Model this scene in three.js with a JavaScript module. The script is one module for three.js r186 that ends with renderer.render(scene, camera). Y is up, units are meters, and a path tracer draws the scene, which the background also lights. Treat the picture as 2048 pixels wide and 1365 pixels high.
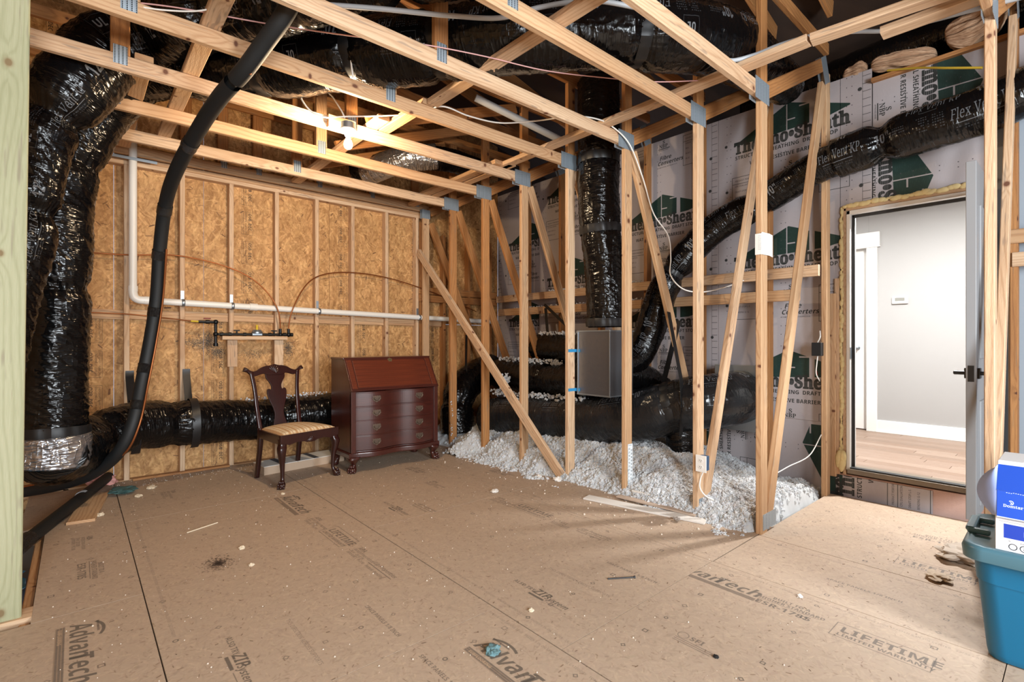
import * as THREE from 'three';
import { RoundedBoxGeometry } from 'three/addons/geometries/RoundedBoxGeometry.js';
import { RectAreaLightUniformsLib } from 'three/addons/lights/RectAreaLightUniformsLib.js';
import { mergeGeometries } from 'three/addons/utils/BufferGeometryUtils.js';
import { ImprovedNoise } from 'three/addons/math/ImprovedNoise.js';

// ---------------------------------------------------------------- camera, light, exposure
// World: x runs along the roof trusses, y up, and the room recedes along -z. "d" below is distance along -z.
const scene = new THREE.Scene();
const camera = new THREE.PerspectiveCamera(68.52, 2048 / 1365, 0.05, 60);
camera.position.set(0, 1.22, 0);
camera.lookAt(0.6566 * 5, 1.22, -0.7543 * 5);
scene.add(camera);
const renderer = new THREE.WebGLRenderer({ antialias: true });
renderer.toneMapping = THREE.LinearToneMapping;
renderer.toneMappingExposure = 1.0;
renderer.shadowMap.enabled = true;
RectAreaLightUniformsLib.init();
scene.background = new THREE.Color(0.55, 0.68, 0.9);
const LIGHT = { window: 51, windowTint: [0.88, 0.95, 1.0], bulb: 6.4, bulbTint: [1.0, 0.74, 0.47], hall: 46, hallTint: [1.0, 0.99, 0.97], hallFill: 4 };

const V = (x, y, d) => new THREE.Vector3(x, y, -d);
function windowLight(x, y, d, w, h) {          // daylight entering a window of the wall behind the photographer
  const l = new THREE.RectAreaLight(new THREE.Color(...LIGHT.windowTint), LIGHT.window, w, h);
  l.position.copy(V(x, y, d)); l.lookAt(V(x + 0.35, y - 0.1, d + 4)); scene.add(l);
}
windowLight(-0.55, 1.65, -2.3, 0.95, 1.45);
windowLight(1.55, 1.65, -2.3, 0.95, 1.45);

// ---------------------------------------------------------------- helpers
function rng(seed) { let a = seed >>> 0; return () => { a = (a + 0x6D2B79F5) | 0; let t = Math.imul(a ^ (a >>> 15), 1 | a); t = (t + Math.imul(t ^ (t >>> 7), 61 | t)) ^ t; return ((t ^ (t >>> 14)) >>> 0) / 4294967296; }; }
const R = rng(20250611);
const rr = (a, b) => a + (b - a) * R();
const used = new Map();
function numbered(n) { const k = used.get(n) ?? 0; used.set(n, k + 1); return k ? n + '_' + String(k).padStart(3, '0') : n; }
function shade(m) { m.castShadow = true; m.receiveShadow = true; return m; }
function thing(name, label, category, pos = [0, 0, 0], group) {
  const o = new THREE.Group(); o.name = numbered(name); o.position.copy(V(...pos)); scene.add(o);
  o.userData = { label, category }; if (group) o.userData.group = group; return o;
}
function structure(name, pos = [0, 0, 0]) { const o = new THREE.Group(); o.name = name; o.position.copy(V(...pos)); o.userData.kind = 'structure'; scene.add(o); return o; }
function part(name, geo, mat, parent, pos, label) {      // pos is a world (x, y, d) or absent when geo is already in world space
  const m = shade(new THREE.Mesh(geo, mat)); m.name = name;
  const base = new THREE.Vector3(); for (let p = parent; p && p !== scene; p = p.parent) base.add(p.position);
  if (pos) m.position.copy(pos.isVector3 ? pos : V(...pos)).sub(base); else m.position.sub(base);
  if (label) m.userData.label = label;
  parent.add(m); return m;
}
function single(name, label, category, geo, mat, pos, group) {   // a thing that is one mesh
  const m = shade(new THREE.Mesh(geo, mat)); m.name = numbered(name); if (pos) m.position.copy(V(...pos));
  m.userData = { label, category }; if (group) m.userData.group = group; scene.add(m); return m;
}
function geoFrom(pos, uv, idx) { const g = new THREE.BufferGeometry(); g.setAttribute('position', new THREE.Float32BufferAttribute(pos, 3)); g.setAttribute('uv', new THREE.Float32BufferAttribute(uv, 2)); if (idx) g.setIndex(idx); g.computeVertexNormals(); return g; }
// A sawn board along local x, chamfered long edges, uv in metres from a random place of the log.
function boardGeo(L, h, w, c = 0.004) {
  const hy = h / 2, hz = w / 2; c = Math.min(c, hy * 0.45, hz * 0.45);
  const P = [[-hy, -hz + c], [-hy, hz - c], [-hy + c, hz], [hy - c, hz], [hy, hz - c], [hy, -hz + c], [hy - c, -hz], [-hy + c, -hz]];
  const pos = [], uv = [], idx = []; const u0 = R() * 9, v0 = R() * 5; let v = v0;
  for (let i = 0; i < 8; i++) {
    const a = P[i], b = P[(i + 1) % 8], len = Math.hypot(a[0] - b[0], a[1] - b[1]), k = pos.length / 3;
    pos.push(-L / 2, a[0], a[1], L / 2, a[0], a[1], L / 2, b[0], b[1], -L / 2, b[0], b[1]);
    uv.push(u0, v, u0 + L, v, u0 + L, v + len, u0, v + len); idx.push(k, k + 1, k + 2, k, k + 2, k + 3); v += len;
  }
  for (const s of [-1, 1]) {
    const k = pos.length / 3; for (const p of P) { pos.push(s * L / 2, p[0], p[1]); uv.push(u0 + p[0] * 0.2, v0 + p[1] + p[0] * 2); }
    for (let i = 1; i < 7; i++) s > 0 ? idx.push(k, k + i + 1, k + i) : idx.push(k, k + i, k + i + 1);
  }
  const g = geoFrom(pos, uv, idx);
  return g;
}
// Board from a to b (x, y, d): h is measured along "up", w across it.
function stick(name, parent, a, b, h, w, mat, up = [0, 1, 0], c) {
  const A = V(...a), B = V(...b), ex = B.clone().sub(A), L = ex.length(); ex.normalize();
  let u = new THREE.Vector3(...up); if (Math.abs(u.dot(ex)) > 0.98) u.set(0, 0, 1);
  const ez = ex.clone().cross(u).normalize(), ey = ez.clone().cross(ex).normalize();
  const m = part(name, boardGeo(L, h, w, c), mat, parent, A.add(B).multiplyScalar(0.5));
  m.quaternion.setFromRotationMatrix(new THREE.Matrix4().makeBasis(ex, ey, ez)); return m;
}
function boxAt(name, parent, mat, x0, x1, y0, y1, d0, d1, r = 0.003) {
  return part(name, new RoundedBoxGeometry(x1 - x0, y1 - y0, d1 - d0, 2, Math.min(r, (x1 - x0) * 0.45, (y1 - y0) * 0.45, (d1 - d0) * 0.45)), mat, parent, [(x0 + x1) / 2, (y0 + y1) / 2, (d0 + d1) / 2]);
}
function curve(pts, closed = false) { return new THREE.CatmullRomCurve3(pts.map((p) => V(...p)), closed, 'centripetal'); }
function tubeGeo(pts, r, seg = 60, rad = 8, smooth = true) {
  const c = smooth ? curve(pts) : (() => { const q = new THREE.CurvePath(); for (let i = 0; i + 1 < pts.length; i++) q.add(new THREE.LineCurve3(V(...pts[i]), V(...pts[i + 1]))); return q; })();
  return new THREE.TubeGeometry(c, seg, r, rad, false);
}
function cylBetween(a, b, r, rad = 20, r2 = r) {
  const A = V(...a), B = V(...b), L = A.distanceTo(B); const g = new THREE.CylinderGeometry(r2, r, L, rad);
  g.applyQuaternion(new THREE.Quaternion().setFromUnitVectors(new THREE.Vector3(0, 1, 0), B.clone().sub(A).normalize())); g.translate(...A.add(B).multiplyScalar(0.5).toArray()); return g;
}
const merge = (list) => mergeGeometries(list.map((g) => { const q = g.index ? g.toNonIndexed() : g; for (const k of Object.keys(q.attributes)) if (!['position', 'normal', 'uv'].includes(k)) q.deleteAttribute(k); return q; }));
const moved = (g, x, y, z) => g.translate(x, y, z);

// ---------------------------------------------------------------- textures
const noise3 = new ImprovedNoise();
const hash = (x, y, s) => { let h = Math.imul(x | 0, 374761393) ^ Math.imul(y | 0, 668265263) ^ Math.imul(s | 0, 2147483647 - 58); h = Math.imul(h ^ (h >>> 13), 1274126177); return ((h ^ (h >>> 16)) >>> 0) / 4294967296; };
function vnoise(x, y, px, py, s) {            // value noise with period px, py
  const xi = Math.floor(x), yi = Math.floor(y), fx = x - xi, fy = y - yi, u = fx * fx * (3 - 2 * fx), v = fy * fy * (3 - 2 * fy);
  const X = (i) => ((i % px) + px) % px, Y = (i) => ((i % py) + py) % py;
  const a = hash(X(xi), Y(yi), s), b = hash(X(xi + 1), Y(yi), s), c = hash(X(xi), Y(yi + 1), s), d = hash(X(xi + 1), Y(yi + 1), s);
  return a + (b - a) * u + (c - a) * v + (a - b - c + d) * u * v;
}
function dataTex(w, h, f, srgb = true) {
  const d = new Uint8Array(w * h * 4);
  for (let y = 0, o = 0; y < h; y++) for (let x = 0; x < w; x++, o += 4) { const c = f(x / w, y / h); d[o] = c[0]; d[o + 1] = c[1]; d[o + 2] = c[2]; d[o + 3] = 255; }
  const t = new THREE.DataTexture(d, w, h); t.wrapS = t.wrapT = THREE.RepeatWrapping; t.magFilter = THREE.LinearFilter; t.minFilter = THREE.LinearFilter; if (srgb) t.colorSpace = THREE.SRGBColorSpace; t.needsUpdate = true; return t;
}
const mix = (a, b, t) => [a[0] + (b[0] - a[0]) * t, a[1] + (b[1] - a[1]) * t, a[2] + (b[2] - a[2]) * t];
function pineTex(seed, light, dark, knotC, nKnots, stain = 0) {   // 2.4 m along the grain, 0.6 m across
  const r = rng(seed), knots = []; for (let i = 0; i < nKnots; i++) knots.push([r(), r(), 0.006 + r() * 0.009, 0.006 + r() * 0.007]);
  return dataTex(1024, 512, (u, v) => {
    let t = v * 26 + 4.4 * vnoise(u * 3, v * 5, 3, 5, seed) + 0.9 * vnoise(u * 9, v * 14, 9, 14, seed + 1), kd = 0;
    for (const k of knots) {
      let du = Math.abs(u - k[0]); du = Math.min(du, 1 - du) * 2.4; let dv = v - k[1]; dv -= Math.round(dv); dv *= 0.6;
      const q = (du * du) / (k[2] * k[2]) + (dv * dv) / (k[3] * k[3]);
      t += Math.sign(dv) * 1.7 * Math.exp(-(du * du) / 0.006 - (dv * dv) / 0.0009); kd = Math.max(kd, q < 1 ? 1 : Math.exp(-(q - 1) * 0.9) * 0.75);
    }
    const ring = Math.pow(0.5 + 0.5 * Math.sin(t * 6.283), 3.2), fib = vnoise(u * 60, v * 260, 60, 260, seed + 2), big = vnoise(u * 4, v * 7, 4, 7, seed + 3);
    let c = mix(light, dark, 0.14 + ring * 0.3 + (fib - 0.5) * 0.22 + (big - 0.5) * 0.4);
    if (stain) { const st = vnoise(u * 7, v * 30, 7, 30, seed + 5) * vnoise(u * 30, v * 90, 30, 90, seed + 6); if (st > 0.5) c = mix(c, [120, 104, 92], Math.min(0.4, (st - 0.5) * stain * 3)); }
    c = mix(c, knotC, kd * 0.85);
    return c;
  });
}
const TEX = {
  pine: pineTex(11, [212, 180, 146], [158, 116, 82], [92, 52, 34], 10, 1),
  pineB: pineTex(37, [202, 165, 126], [146, 100, 63], [84, 44, 26], 9, 0.5),
  amber: pineTex(53, [180, 126, 74], [120, 74, 38], [70, 36, 20], 8, 0.6),
  treated: pineTex(71, [172, 170, 138], [138, 138, 102], [120, 96, 64], 5, 0.4),
};
for (const k of Object.keys(TEX)) TEX[k].repeat.set(1 / 2.4, 1 / 0.6);
const grainBump = dataTex(512, 512, (u, v) => { const g = 255 * (0.55 * vnoise(u * 30, v * 160, 30, 160, 4) + 0.45 * vnoise(u * 90, v * 90, 90, 90, 5)); return [g, g, g]; }, false); grainBump.repeat.set(1 / 0.8, 1 / 0.3);
const fineBump = dataTex(512, 512, (u, v) => { const g = 255 * (0.5 * vnoise(u * 64, v * 64, 64, 64, 8) + 0.5 * vnoise(u * 180, v * 180, 180, 180, 9)); return [g, g, g]; }, false);
const std = (o) => new THREE.MeshStandardMaterial(o);
const phys = (o) => new THREE.MeshPhysicalMaterial(o);
const wood = (map, rough = 0.72) => std({ map, roughness: rough, bumpMap: grainBump, bumpScale: 0.0006 });
const M = {
  pine: wood(TEX.pine), pineB: wood(TEX.pineB), amber: wood(TEX.amber), treated: wood(TEX.treated, 0.8),
  steel: std({ color: 0x9aa3ab, metalness: 0.85, roughness: 0.38 }), darkSteel: std({ color: 0x3c3c3d, metalness: 0.8, roughness: 0.4 }),
  pvc: std({ color: 0xe6e2da, roughness: 0.35 }), blackIron: std({ color: 0x141414, roughness: 0.42, metalness: 0.4 }),
  rubber: std({ color: 0x131516, roughness: 0.62 }), copper: std({ color: 0x9a5c34, metalness: 0.8, roughness: 0.4 }), yellowPipe: std({ color: 0xd2b21e, roughness: 0.5 }),
  whitePlastic: std({ color: 0xe9e7e2, roughness: 0.4 }), greyPlastic: std({ color: 0xa9adb1, roughness: 0.45 }), tapeBlack: std({ color: 0x17181a, roughness: 0.45 }),
  wire: std({ color: 0xe8e4dc, roughness: 0.5 }), pinkWire: std({ color: 0xd9a9a6, roughness: 0.55 }), blueTape: std({ color: 0x2d86b5, roughness: 0.6 }),
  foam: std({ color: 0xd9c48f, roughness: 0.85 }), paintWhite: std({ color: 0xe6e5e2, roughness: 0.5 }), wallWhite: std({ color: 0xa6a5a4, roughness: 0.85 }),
  dark: std({ color: 0x1c1a19, roughness: 0.9 }), paper: std({ color: 0xe4e2dc, roughness: 0.8 }), brass: std({ color: 0x75665a, metalness: 0.85, roughness: 0.42 }),
};
function canvas(w, h) { const c = document.createElement('canvas'); c.width = w; c.height = h; return [c, c.getContext('2d')]; }
function canvasTex(c, repeat = false) { const t = new THREE.CanvasTexture(c); t.colorSpace = THREE.SRGBColorSpace; t.magFilter = THREE.LinearFilter; if (repeat) t.wrapS = t.wrapT = THREE.RepeatWrapping; return t; }
function flakes(g, w, h, n, size, base, spread, alpha, rand, dir = null) {      // pressed wood strands
  for (let i = 0; i < n; i++) {
    const x = rand() * w, y = rand() * h, L = size * (0.5 + rand()), W = L * (0.12 + 0.22 * rand()), a = dir === null ? rand() * Math.PI : dir + (rand() - 0.5) * 1.5, t = (rand() - 0.5) * spread;
    g.save(); g.translate(x, y); g.rotate(a); g.globalAlpha = alpha * (0.35 + 0.65 * rand());
    g.fillStyle = `rgb(${base[0] + t | 0},${base[1] + t * 0.95 | 0},${base[2] + t * 0.8 | 0})`;
    g.beginPath(); g.moveTo(-L / 2, -W / 2 * rand()); g.lineTo(-L / 4, -W / 2); g.lineTo(L / 2, -W / 3 * rand()); g.lineTo(L / 2.4, W / 2); g.lineTo(-L / 2.2, W / 2 * rand()); g.closePath(); g.fill(); g.restore();
  }
  g.globalAlpha = 1;
}
// wall OSB, one 1.22 x 2.44 m sheet with a column of mill stamps
function osbTex(seed, stamps, spray = []) {
  const [c, g] = canvas(1024, 2048), r = rng(seed); g.fillStyle = 'rgb(180,134,82)'; g.fillRect(0, 0, 1024, 2048);
  flakes(g, 1024, 2048, 5200, 100, [182, 136, 84], 100, 0.55, r, Math.PI / 2); flakes(g, 1024, 2048, 4600, 50, [190, 146, 94], 104, 0.5, r);
  flakes(g, 1024, 2048, 170, 34, [98, 64, 36], 40, 0.85, r); flakes(g, 1024, 2048, 700, 26, [150, 104, 58], 40, 0.6, r);
  if (stamps) {
    g.fillStyle = 'rgba(44,32,24,0.78)'; g.strokeStyle = 'rgba(44,32,24,0.7)'; g.lineWidth = 2;
    for (const sx of stamps) { g.save(); g.translate(sx, 0); for (let y = 60; y < 2000; y += 250) { g.save(); g.translate(0, y); g.rotate(Math.PI / 2); g.font = 'bold 34px sans-serif'; g.fillText('OSB  DEC', 0, 0); g.font = '17px sans-serif'; g.fillText('EXPOSURE 1   7/16 CAT', 0, 26); g.fillText('SHEATHING SPAN 24/16', 0, 46); g.strokeRect(-8, -34, 190, 88); g.restore(); } g.restore(); }
    g.strokeStyle = 'rgba(60,48,36,0.5)'; for (let y = 0; y < 2048; y += 42) { g.beginPath(); g.moveTo(300, y); g.lineTo(312, y); g.stroke(); }
  }
  for (const [x, y, rx, ry, n] of spray) for (let i = 0; i < n; i++) { const a = r() * 6.28, q = Math.min(1.5, Math.sqrt(-2 * Math.log(r() + 1e-6)) * 0.42); g.globalAlpha = 0.14 + 0.2 * r(); g.fillStyle = r() < 0.8 ? '#17181b' : '#3b3f46'; g.beginPath(); g.ellipse(x + Math.cos(a) * q * rx, y + Math.sin(a) * q * ry, 1 + r() * 4, 1 + r() * 2.5, r() * 3, 0, 6.3); g.fill(); } g.globalAlpha = 1;
  return canvasTex(c);
}
const osbA = std({ map: osbTex(5, [900, 120]), roughness: 0.7, bumpMap: fineBump, bumpScale: 0.0008 }), osbSoot = std({ map: osbTex(17, [110], [[40, 480, 80, 90, 1300], [95, 575, 70, 60, 500], [655, 550, 55, 100, 800], [370, 600, 150, 60, 420]]), roughness: 0.7, bumpMap: fineBump, bumpScale: 0.0008 }), osbSootL = std({ map: osbTex(23, null, [[790, 500, 95, 75, 900], [690, 490, 110, 40, 380]]), roughness: 0.7, bumpMap: fineBump, bumpScale: 0.0008 }), osbB = std({ map: osbTex(9, [330]), roughness: 0.7, bumpMap: fineBump, bumpScale: 0.0008 });

// ---------------------------------------------------------------- floor: printed subfloor panels on a dark base
const FLOOR_PX = 760;
const floorBase = (() => { const [c, g] = canvas(1024, 1024), r = rng(77); g.fillStyle = 'rgb(177,155,134)'; g.fillRect(0, 0, 1024, 1024); flakes(g, 1024, 1024, 6500, 30, [177, 155, 134], 50, 0.34, r); flakes(g, 1024, 1024, 6500, 14, [170, 146, 123], 84, 0.42, r); flakes(g, 1024, 1024, 420, 11, [98, 74, 56], 30, 0.75, r); return c; })();
const INK = 'rgba(62,56,52,';
function floorTex(x0, x1, d0, d1, prints) {
  const s = Math.min(FLOOR_PX, 2040 / Math.max(d1 - d0, x1 - x0)), w = Math.round((d1 - d0) * s), h = Math.round((x1 - x0) * s), [c, g] = canvas(w, h), r = rng(Math.round(x0 * 97 + d0 * 131 + 900));
  const ox = r() * 900, oy = r() * 900;
  for (let y = -oy; y < h; y += 1024) for (let x = -ox; x < w; x += 1024) g.drawImage(floorBase, x, y);
  // scuffs and trodden dirt
  for (let i = 0; i < 40 * (x1 - x0) * (d1 - d0); i++) { g.globalAlpha = 0.05 + 0.12 * r(); g.fillStyle = r() < 0.6 ? '#5f4a3a' : '#dcc7ae'; g.save(); g.translate(r() * w, r() * h); g.rotate(r() * 3.14); g.fillRect(0, 0, 6 + r() * 50, 0.8 + r() * 2.2); g.restore(); }
  g.globalAlpha = 1;
  const X = (d) => (d1 - d) * s, Y = (x) => (x1 - x) * s;
  const fade = (a, f) => { g.save(); f(); g.restore(); };
  // nailing marks every 0.15 m along the long edges and the three support lines
  g.strokeStyle = INK + '0.75)'; g.lineWidth = 3;
  for (let d = Math.floor(d0 / 0.4064) * 0.4064; d < d1; d += 0.4064) for (let k = 0; k < 8; k++) {
    const x = x0 + 0.06 + k * 0.1524; if (x > x1 - 0.03 || r() < 0.34) continue;
    const px = X(d + (r() - 0.5) * 0.02), py = Y(x), q = 7 + r() * 3, kind = (k + Math.round(d / 0.4064)) % 3;
    g.globalAlpha = 0.45 + 0.5 * r(); g.beginPath();
    if (kind === 0) g.arc(px, py, q * 0.8, 0, 6.3); else if (kind === 1) { g.moveTo(px - q, py); g.lineTo(px, py - q); g.lineTo(px + q, py); g.lineTo(px, py + q); g.closePath(); } else g.rect(px - q * 0.8, py - q * 0.8, q * 1.6, q * 1.6);
    g.stroke();
  }
  g.globalAlpha = 1;
  const text = (t, x, d, hM, alpha, font = 'bold', fam = 'sans-serif', stretch = 1) => { g.save(); g.translate(X(d), Y(x)); g.scale(stretch, 1); g.fillStyle = INK + alpha + ')'; g.font = `${font} ${Math.round(hM * 1.36 * s)}px ${fam}`; g.textBaseline = 'alphabetic'; g.fillText(t, 0, 0); g.restore(); };
  const bar = (x, d, len, hM, alpha) => { g.fillStyle = INK + alpha + ')'; g.fillRect(X(d), Y(x) - hM * s, len * s, hM * s); };
  const P = {
    advantech(x, d, a = 0.6) {   // bold slanted name over a striped bar
      text('Advan', x, d, 0.075, a, 'italic bold', 'sans-serif', 1); text('Tech', x, d - 0.27, 0.075, a, 'italic bold');
      bar(x + 0.088, d - 0.02, 0.1, 0.008, a * 0.8);
      bar(x - 0.045, d, 0.5, 0.03, a * 0.85); for (let i = 0; i < 3; i++) { g.fillStyle = 'rgba(186,155,124,0.7)'; g.fillRect(X(d), Y(x - 0.022 - i * 0.01), 0.5 * s, 1.4); }
      g.save(); g.translate(X(d - 0.02), Y(x - 0.038)); g.fillStyle = 'rgba(190,160,130,0.9)'; g.font = `bold ${Math.round(0.02 * s)}px sans-serif`; g.fillText('SUBFLOORING', 0, 0); g.restore();
      g.save(); g.strokeStyle = INK + a + ')'; g.lineWidth = 0.012 * s; g.beginPath(); g.arc(X(d - 0.1), Y(x - 0.02), 0.13 * s, -2.2, -1.1); g.stroke(); g.restore();
    },
    standard(x, d) { text('BUILT TO A', x + 0.062, d - 0.05, 0.022, 0.55); text('HIGHER STANDARD', x + 0.032, d, 0.022, 0.55); bar(x + 0.024, d + 0.01, 0.27, 0.003, 0.55); text('ESR-1785', x - 0.025, d, 0.036, 0.55, 'bold', 'sans-serif', 1.15); },
    lifetime(x, d) { g.strokeStyle = INK + '0.55)'; g.lineWidth = 2.4; g.strokeRect(X(d), Y(x + 0.11), 0.33 * s, 0.125 * s); text('LIFETIME', x + 0.036, d - 0.02, 0.05, 0.55, 'bold', 'sans-serif', 1.12); text('LIMITED WARRANTY', x, d - 0.02, 0.023, 0.55, 'bold', 'sans-serif', 1.05); },
    zip(x, d) { text('ALSO TRY', x, d, 0.024, 0.55, 'bold'); text('ZIP', x - 0.006, d - 0.14, 0.048, 0.68, 'italic bold'); text('System', x - 0.006, d - 0.225, 0.03, 0.6, 'italic bold'); bar(x - 0.03, d - 0.14, 0.1, 0.013, 0.62); bar(x - 0.026, d - 0.26, 0.1, 0.003, 0.5); },
    lp(x, d) { text('Lip Properties', x + 0.03, d, 0.026, 0.5, 'italic bold'); bar(x + 0.012, d + 0.02, 0.26, 0.005, 0.55); text('Patent Pending', x - 0.02, d, 0.02, 0.45); },
    space(x, d) { text('▲ SPACE PANELS 1/8 INCH', x, d, 0.02, 0.5, 'bold'); },
    thisSide(x, d) { text('THIS DIRECTION ACROSS SUPPORTS ▶', x, d, 0.018, 0.42, 'normal'); },
    apa(x, d) { text('APA', x + 0.03, d, 0.032, 0.5); text('RATED STURD-I-FLOOR', x + 0.005, d, 0.016, 0.5); text('24 oc   23/32 IN', x - 0.018, d, 0.016, 0.5); text('EXPOSURE 1  PS 2-10', x - 0.04, d, 0.016, 0.5); },
    sfi(x, d) { g.strokeStyle = INK + '0.5)'; g.lineWidth = 2; g.beginPath(); g.arc(X(d), Y(x), 0.022 * s, 0, 6.3); g.stroke(); text('SFI', x - 0.012, d - 0.03, 0.03, 0.5); for (let i = 0; i < 3; i++) bar(x - 0.03 - i * 0.012, d + 0.02, 0.16, 0.004, 0.42); },
    edge(x, d) { text('TONGUE AND GROOVE EDGE   FASTEN 6 IN ON CENTER   23/32 CATEGORY   '.repeat(3), x, d, 0.013, 0.38, 'normal'); },
    spot(x, d) { for (let i = 0; i < 900; i++) { const a = r() * 6.3, q = Math.abs(r() + r() + r() - 1.5) * 0.1; g.globalAlpha = 0.3; g.fillStyle = '#1d1512'; g.beginPath(); g.arc(X(d + Math.cos(a) * q * 1.1), Y(x + Math.sin(a) * q * 0.8), 1 + r() * 3.4, 0, 6.3); g.fill(); } g.globalAlpha = 1; },
  };
  for (const [k, x, d, a] of prints) P[k](x, d, a);
  return canvasTex(c);
}
const floor = structure('floor');
boxAt('floor_base', floor, M.dark, -0.13, 4.5, -0.12, -0.045, -2.2, 5.6); boxAt('floor_base', floor, M.dark, -0.75, -0.13, -0.12, -0.045, -2.2, 2.98);
function floorPanel(x0, x1, d0, d1, prints, y = 0) {
  const gx = 0.005, gd = 0.0032, g = new THREE.BoxGeometry(x1 - x0 - gx, 0.018, d1 - d0 - gd), uv = g.attributes.uv, p = g.attributes.position;
  for (let i = 0; i < uv.count; i++) uv.setXY(i, (p.getZ(i) + (d1 - d0) / 2) / (d1 - d0), (p.getX(i) + (x1 - x0) / 2) / (x1 - x0));
  part('subfloor_panel', g, std({ map: floorTex(x0, x1, d0, d1, prints), roughness: 0.62, bumpMap: fineBump, bumpScale: 0.0003 }), floor, [(x0 + x1) / 2, y - 0.009, (d0 + d1) / 2]);
}
const XA = 0.246, XB = 1.445, XC = 2.66, XK = 3.25;
floorPanel(-0.75, XA, 1.2, 2.99, [['advantech', -0.02, 2.86], ['space', 0.16, 2.2]]);
floorPanel(-0.15, XA, 2.99, 4.5, [['apa', 0.02, 4.1], ['standard', 0.03, 3.62]]);
floorPanel(-0.28, XA, 4.5, 5.5, [['apa', 0.0, 5.2]], -0.006);
floorPanel(XA, XB, 0.2, 1.778, [['advantech', 1.2, 1.62], ['space', 1.0, 1.72], ['lifetime', 0.5, 1.5], ['edge', 0.29, 1.77], ['edge', 1.4, 1.77]]);
floorPanel(XA, XB, 1.778, 4.243, [['advantech', 1.2, 4.14], ['apa', 1.21, 3.5], ['lifetime', 1.19, 3.24], ['apa', 1.22, 2.82], ['lp', 1.2, 2.58], ['space', 1.0, 2.2], ['thisSide', 0.69, 2.3], ['zip', 0.46, 2.32], ['edge', 0.3, 4.2], ['spot', 0.59, 3.13]]);
floorPanel(XA, XB, 4.243, 5.5, [['apa', 0.55, 4.9], ['edge', 1.38, 5.4]]);
floorPanel(XB, XC, 0.2, 1.364, [['advantech', 2.44, 1.53], ['standard', 2.425, 1.03], ['lifetime', 2.385, 0.71], ['sfi', 1.9, 1.1], ['edge', 2.61, 1.36]]);
floorPanel(XB, XC, 1.364, 3.06, [['apa', 2.44, 3.02], ['lifetime', 2.43, 2.8], ['sfi', 2.46, 2.36], ['lp', 2.44, 2.16], ['space', 2.2, 1.76], ['thisSide', 1.91, 1.9], ['zip', 1.68, 1.92], ['edge', 1.5, 3.0], ['edge', 2.62, 3.0]]);
floorPanel(XB, XC, 3.06, 5.5, [['zip', 1.75, 3.5], ['standard', 2.4, 4.3], ['apa', 2.3, 3.75], ['lp', 1.9, 3.3], ['edge', 1.5, 5.2]]);
floorPanel(XC, 3.238, 0.2, 1.36, [['edge', 3.16, 1.3], ['space', 2.9, 0.9]]);
floorPanel(XC, XK + 0.06, 1.364, 3.06, [['edge', 2.72, 3.0], ['thisSide', 2.95, 2.5]]);
floorPanel(XC, XK + 0.06, 3.06, 5.5, [['standard', 2.95, 3.7], ['edge', 2.72, 5.2]]);
floorPanel(3.238, 4.55, 0.2, 1.36, [['standard', 3.95, 0.72], ['lifetime', 3.4, 0.7]]);
floorPanel(-0.75, 4.52, -2.2, 0.2, []); floorPanel(-0.75, XA, 0.2, 1.2, []);
// the lower ground on both sides: ceiling boards of the storey below
const low = structure('floor_lower'); boxAt('ceiling_board', low, std({ color: 0x8c8782, roughness: 0.9 }), -2.2, -0.22, -0.36, -0.34, -2.2, 5.6); boxAt('ceiling_board', low, std({ color: 0x8c8782, roughness: 0.9 }), 3.3, 4.6, -0.3, -0.28, 1.36, 5.6);
stick('rim_joist', low, [-0.17, -0.16, -2.2], [-0.17, -0.16, 4.5], 0.27, 0.04, M.pineB); stick('rim_joist', low, [3.34, -0.15, 1.345], [4.5, -0.15, 1.345], 0.25, 0.03, M.amber);
boxAt('subfloor_strip', low, M.pineB, -1.4, -0.145, -0.13, -0.11, 4.56, 5.5);

// ---------------------------------------------------------------- back wall: strand-board sheets behind studs
const wallBack = structure('wall_back', [0, 0, 5.6]);
function sheet(parent, x0, x1, y0, y1, d0, mat, flip) {
  const g = new THREE.BoxGeometry(x1 - x0 - 0.003, y1 - y0 - 0.003, 0.012), p = g.attributes.position, uv = g.attributes.uv;
  for (let i = 0; i < uv.count; i++) uv.setXY(i, ((flip ? -1 : 1) * p.getX(i) + 0.61) / 1.22, (p.getY(i) + 1.22) / 2.44);
  part('sheathing_sheet', g, mat, parent, [(x0 + x1) / 2, (y0 + y1) / 2, d0]);
}
for (const [x0, x1, k] of [[-2.2, -0.97, 0], [-0.97, 0.25, 1], [0.25, 0.93, 0], [0.93, 2.15, 1], [2.15, 3.37, 0], [3.37, 4.6, 1]]) {
  sheet(wallBack, x0, x1, -0.3, 1.44, 5.606, x0 === 0.93 ? osbSoot : x0 === 0.25 ? osbSootL : k ? osbA : osbB, x0 === 0.93 ? 0 : k); sheet(wallBack, x0, x1, 1.44, 3.68, 5.606, k ? osbB : osbA, !k); sheet(wallBack, x0, x1, 3.68, 4.9, 5.606, osbB, k);
}
for (const x of [-0.88, -0.47, -0.062, 0.335, 0.746, 1.152, 1.572, 1.983, 2.389, 2.812, 3.226, 3.63, 4.03, 4.4]) stick('stud', wallBack, [x, -0.03, 5.556], [x, x > 3.3 ? 2.6 : 2.762, 5.556], 0.04, 0.089, x > 3.3 ? M.amber : M.pine, [1, 0, 0]);
stick('top_plate', wallBack, [-2.2, 2.781, 5.556], [3.33, 2.781, 5.556], 0.038, 0.089, M.pine); stick('top_plate', wallBack, [-2.2, 2.82, 5.556], [3.33, 2.82, 5.556], 0.038, 0.089, M.pineB);
stick('bottom_plate', wallBack, [-2.2, -0.015, 5.556], [4.6, -0.015, 5.556], 0.038, 0.089, M.pineB);
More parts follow.
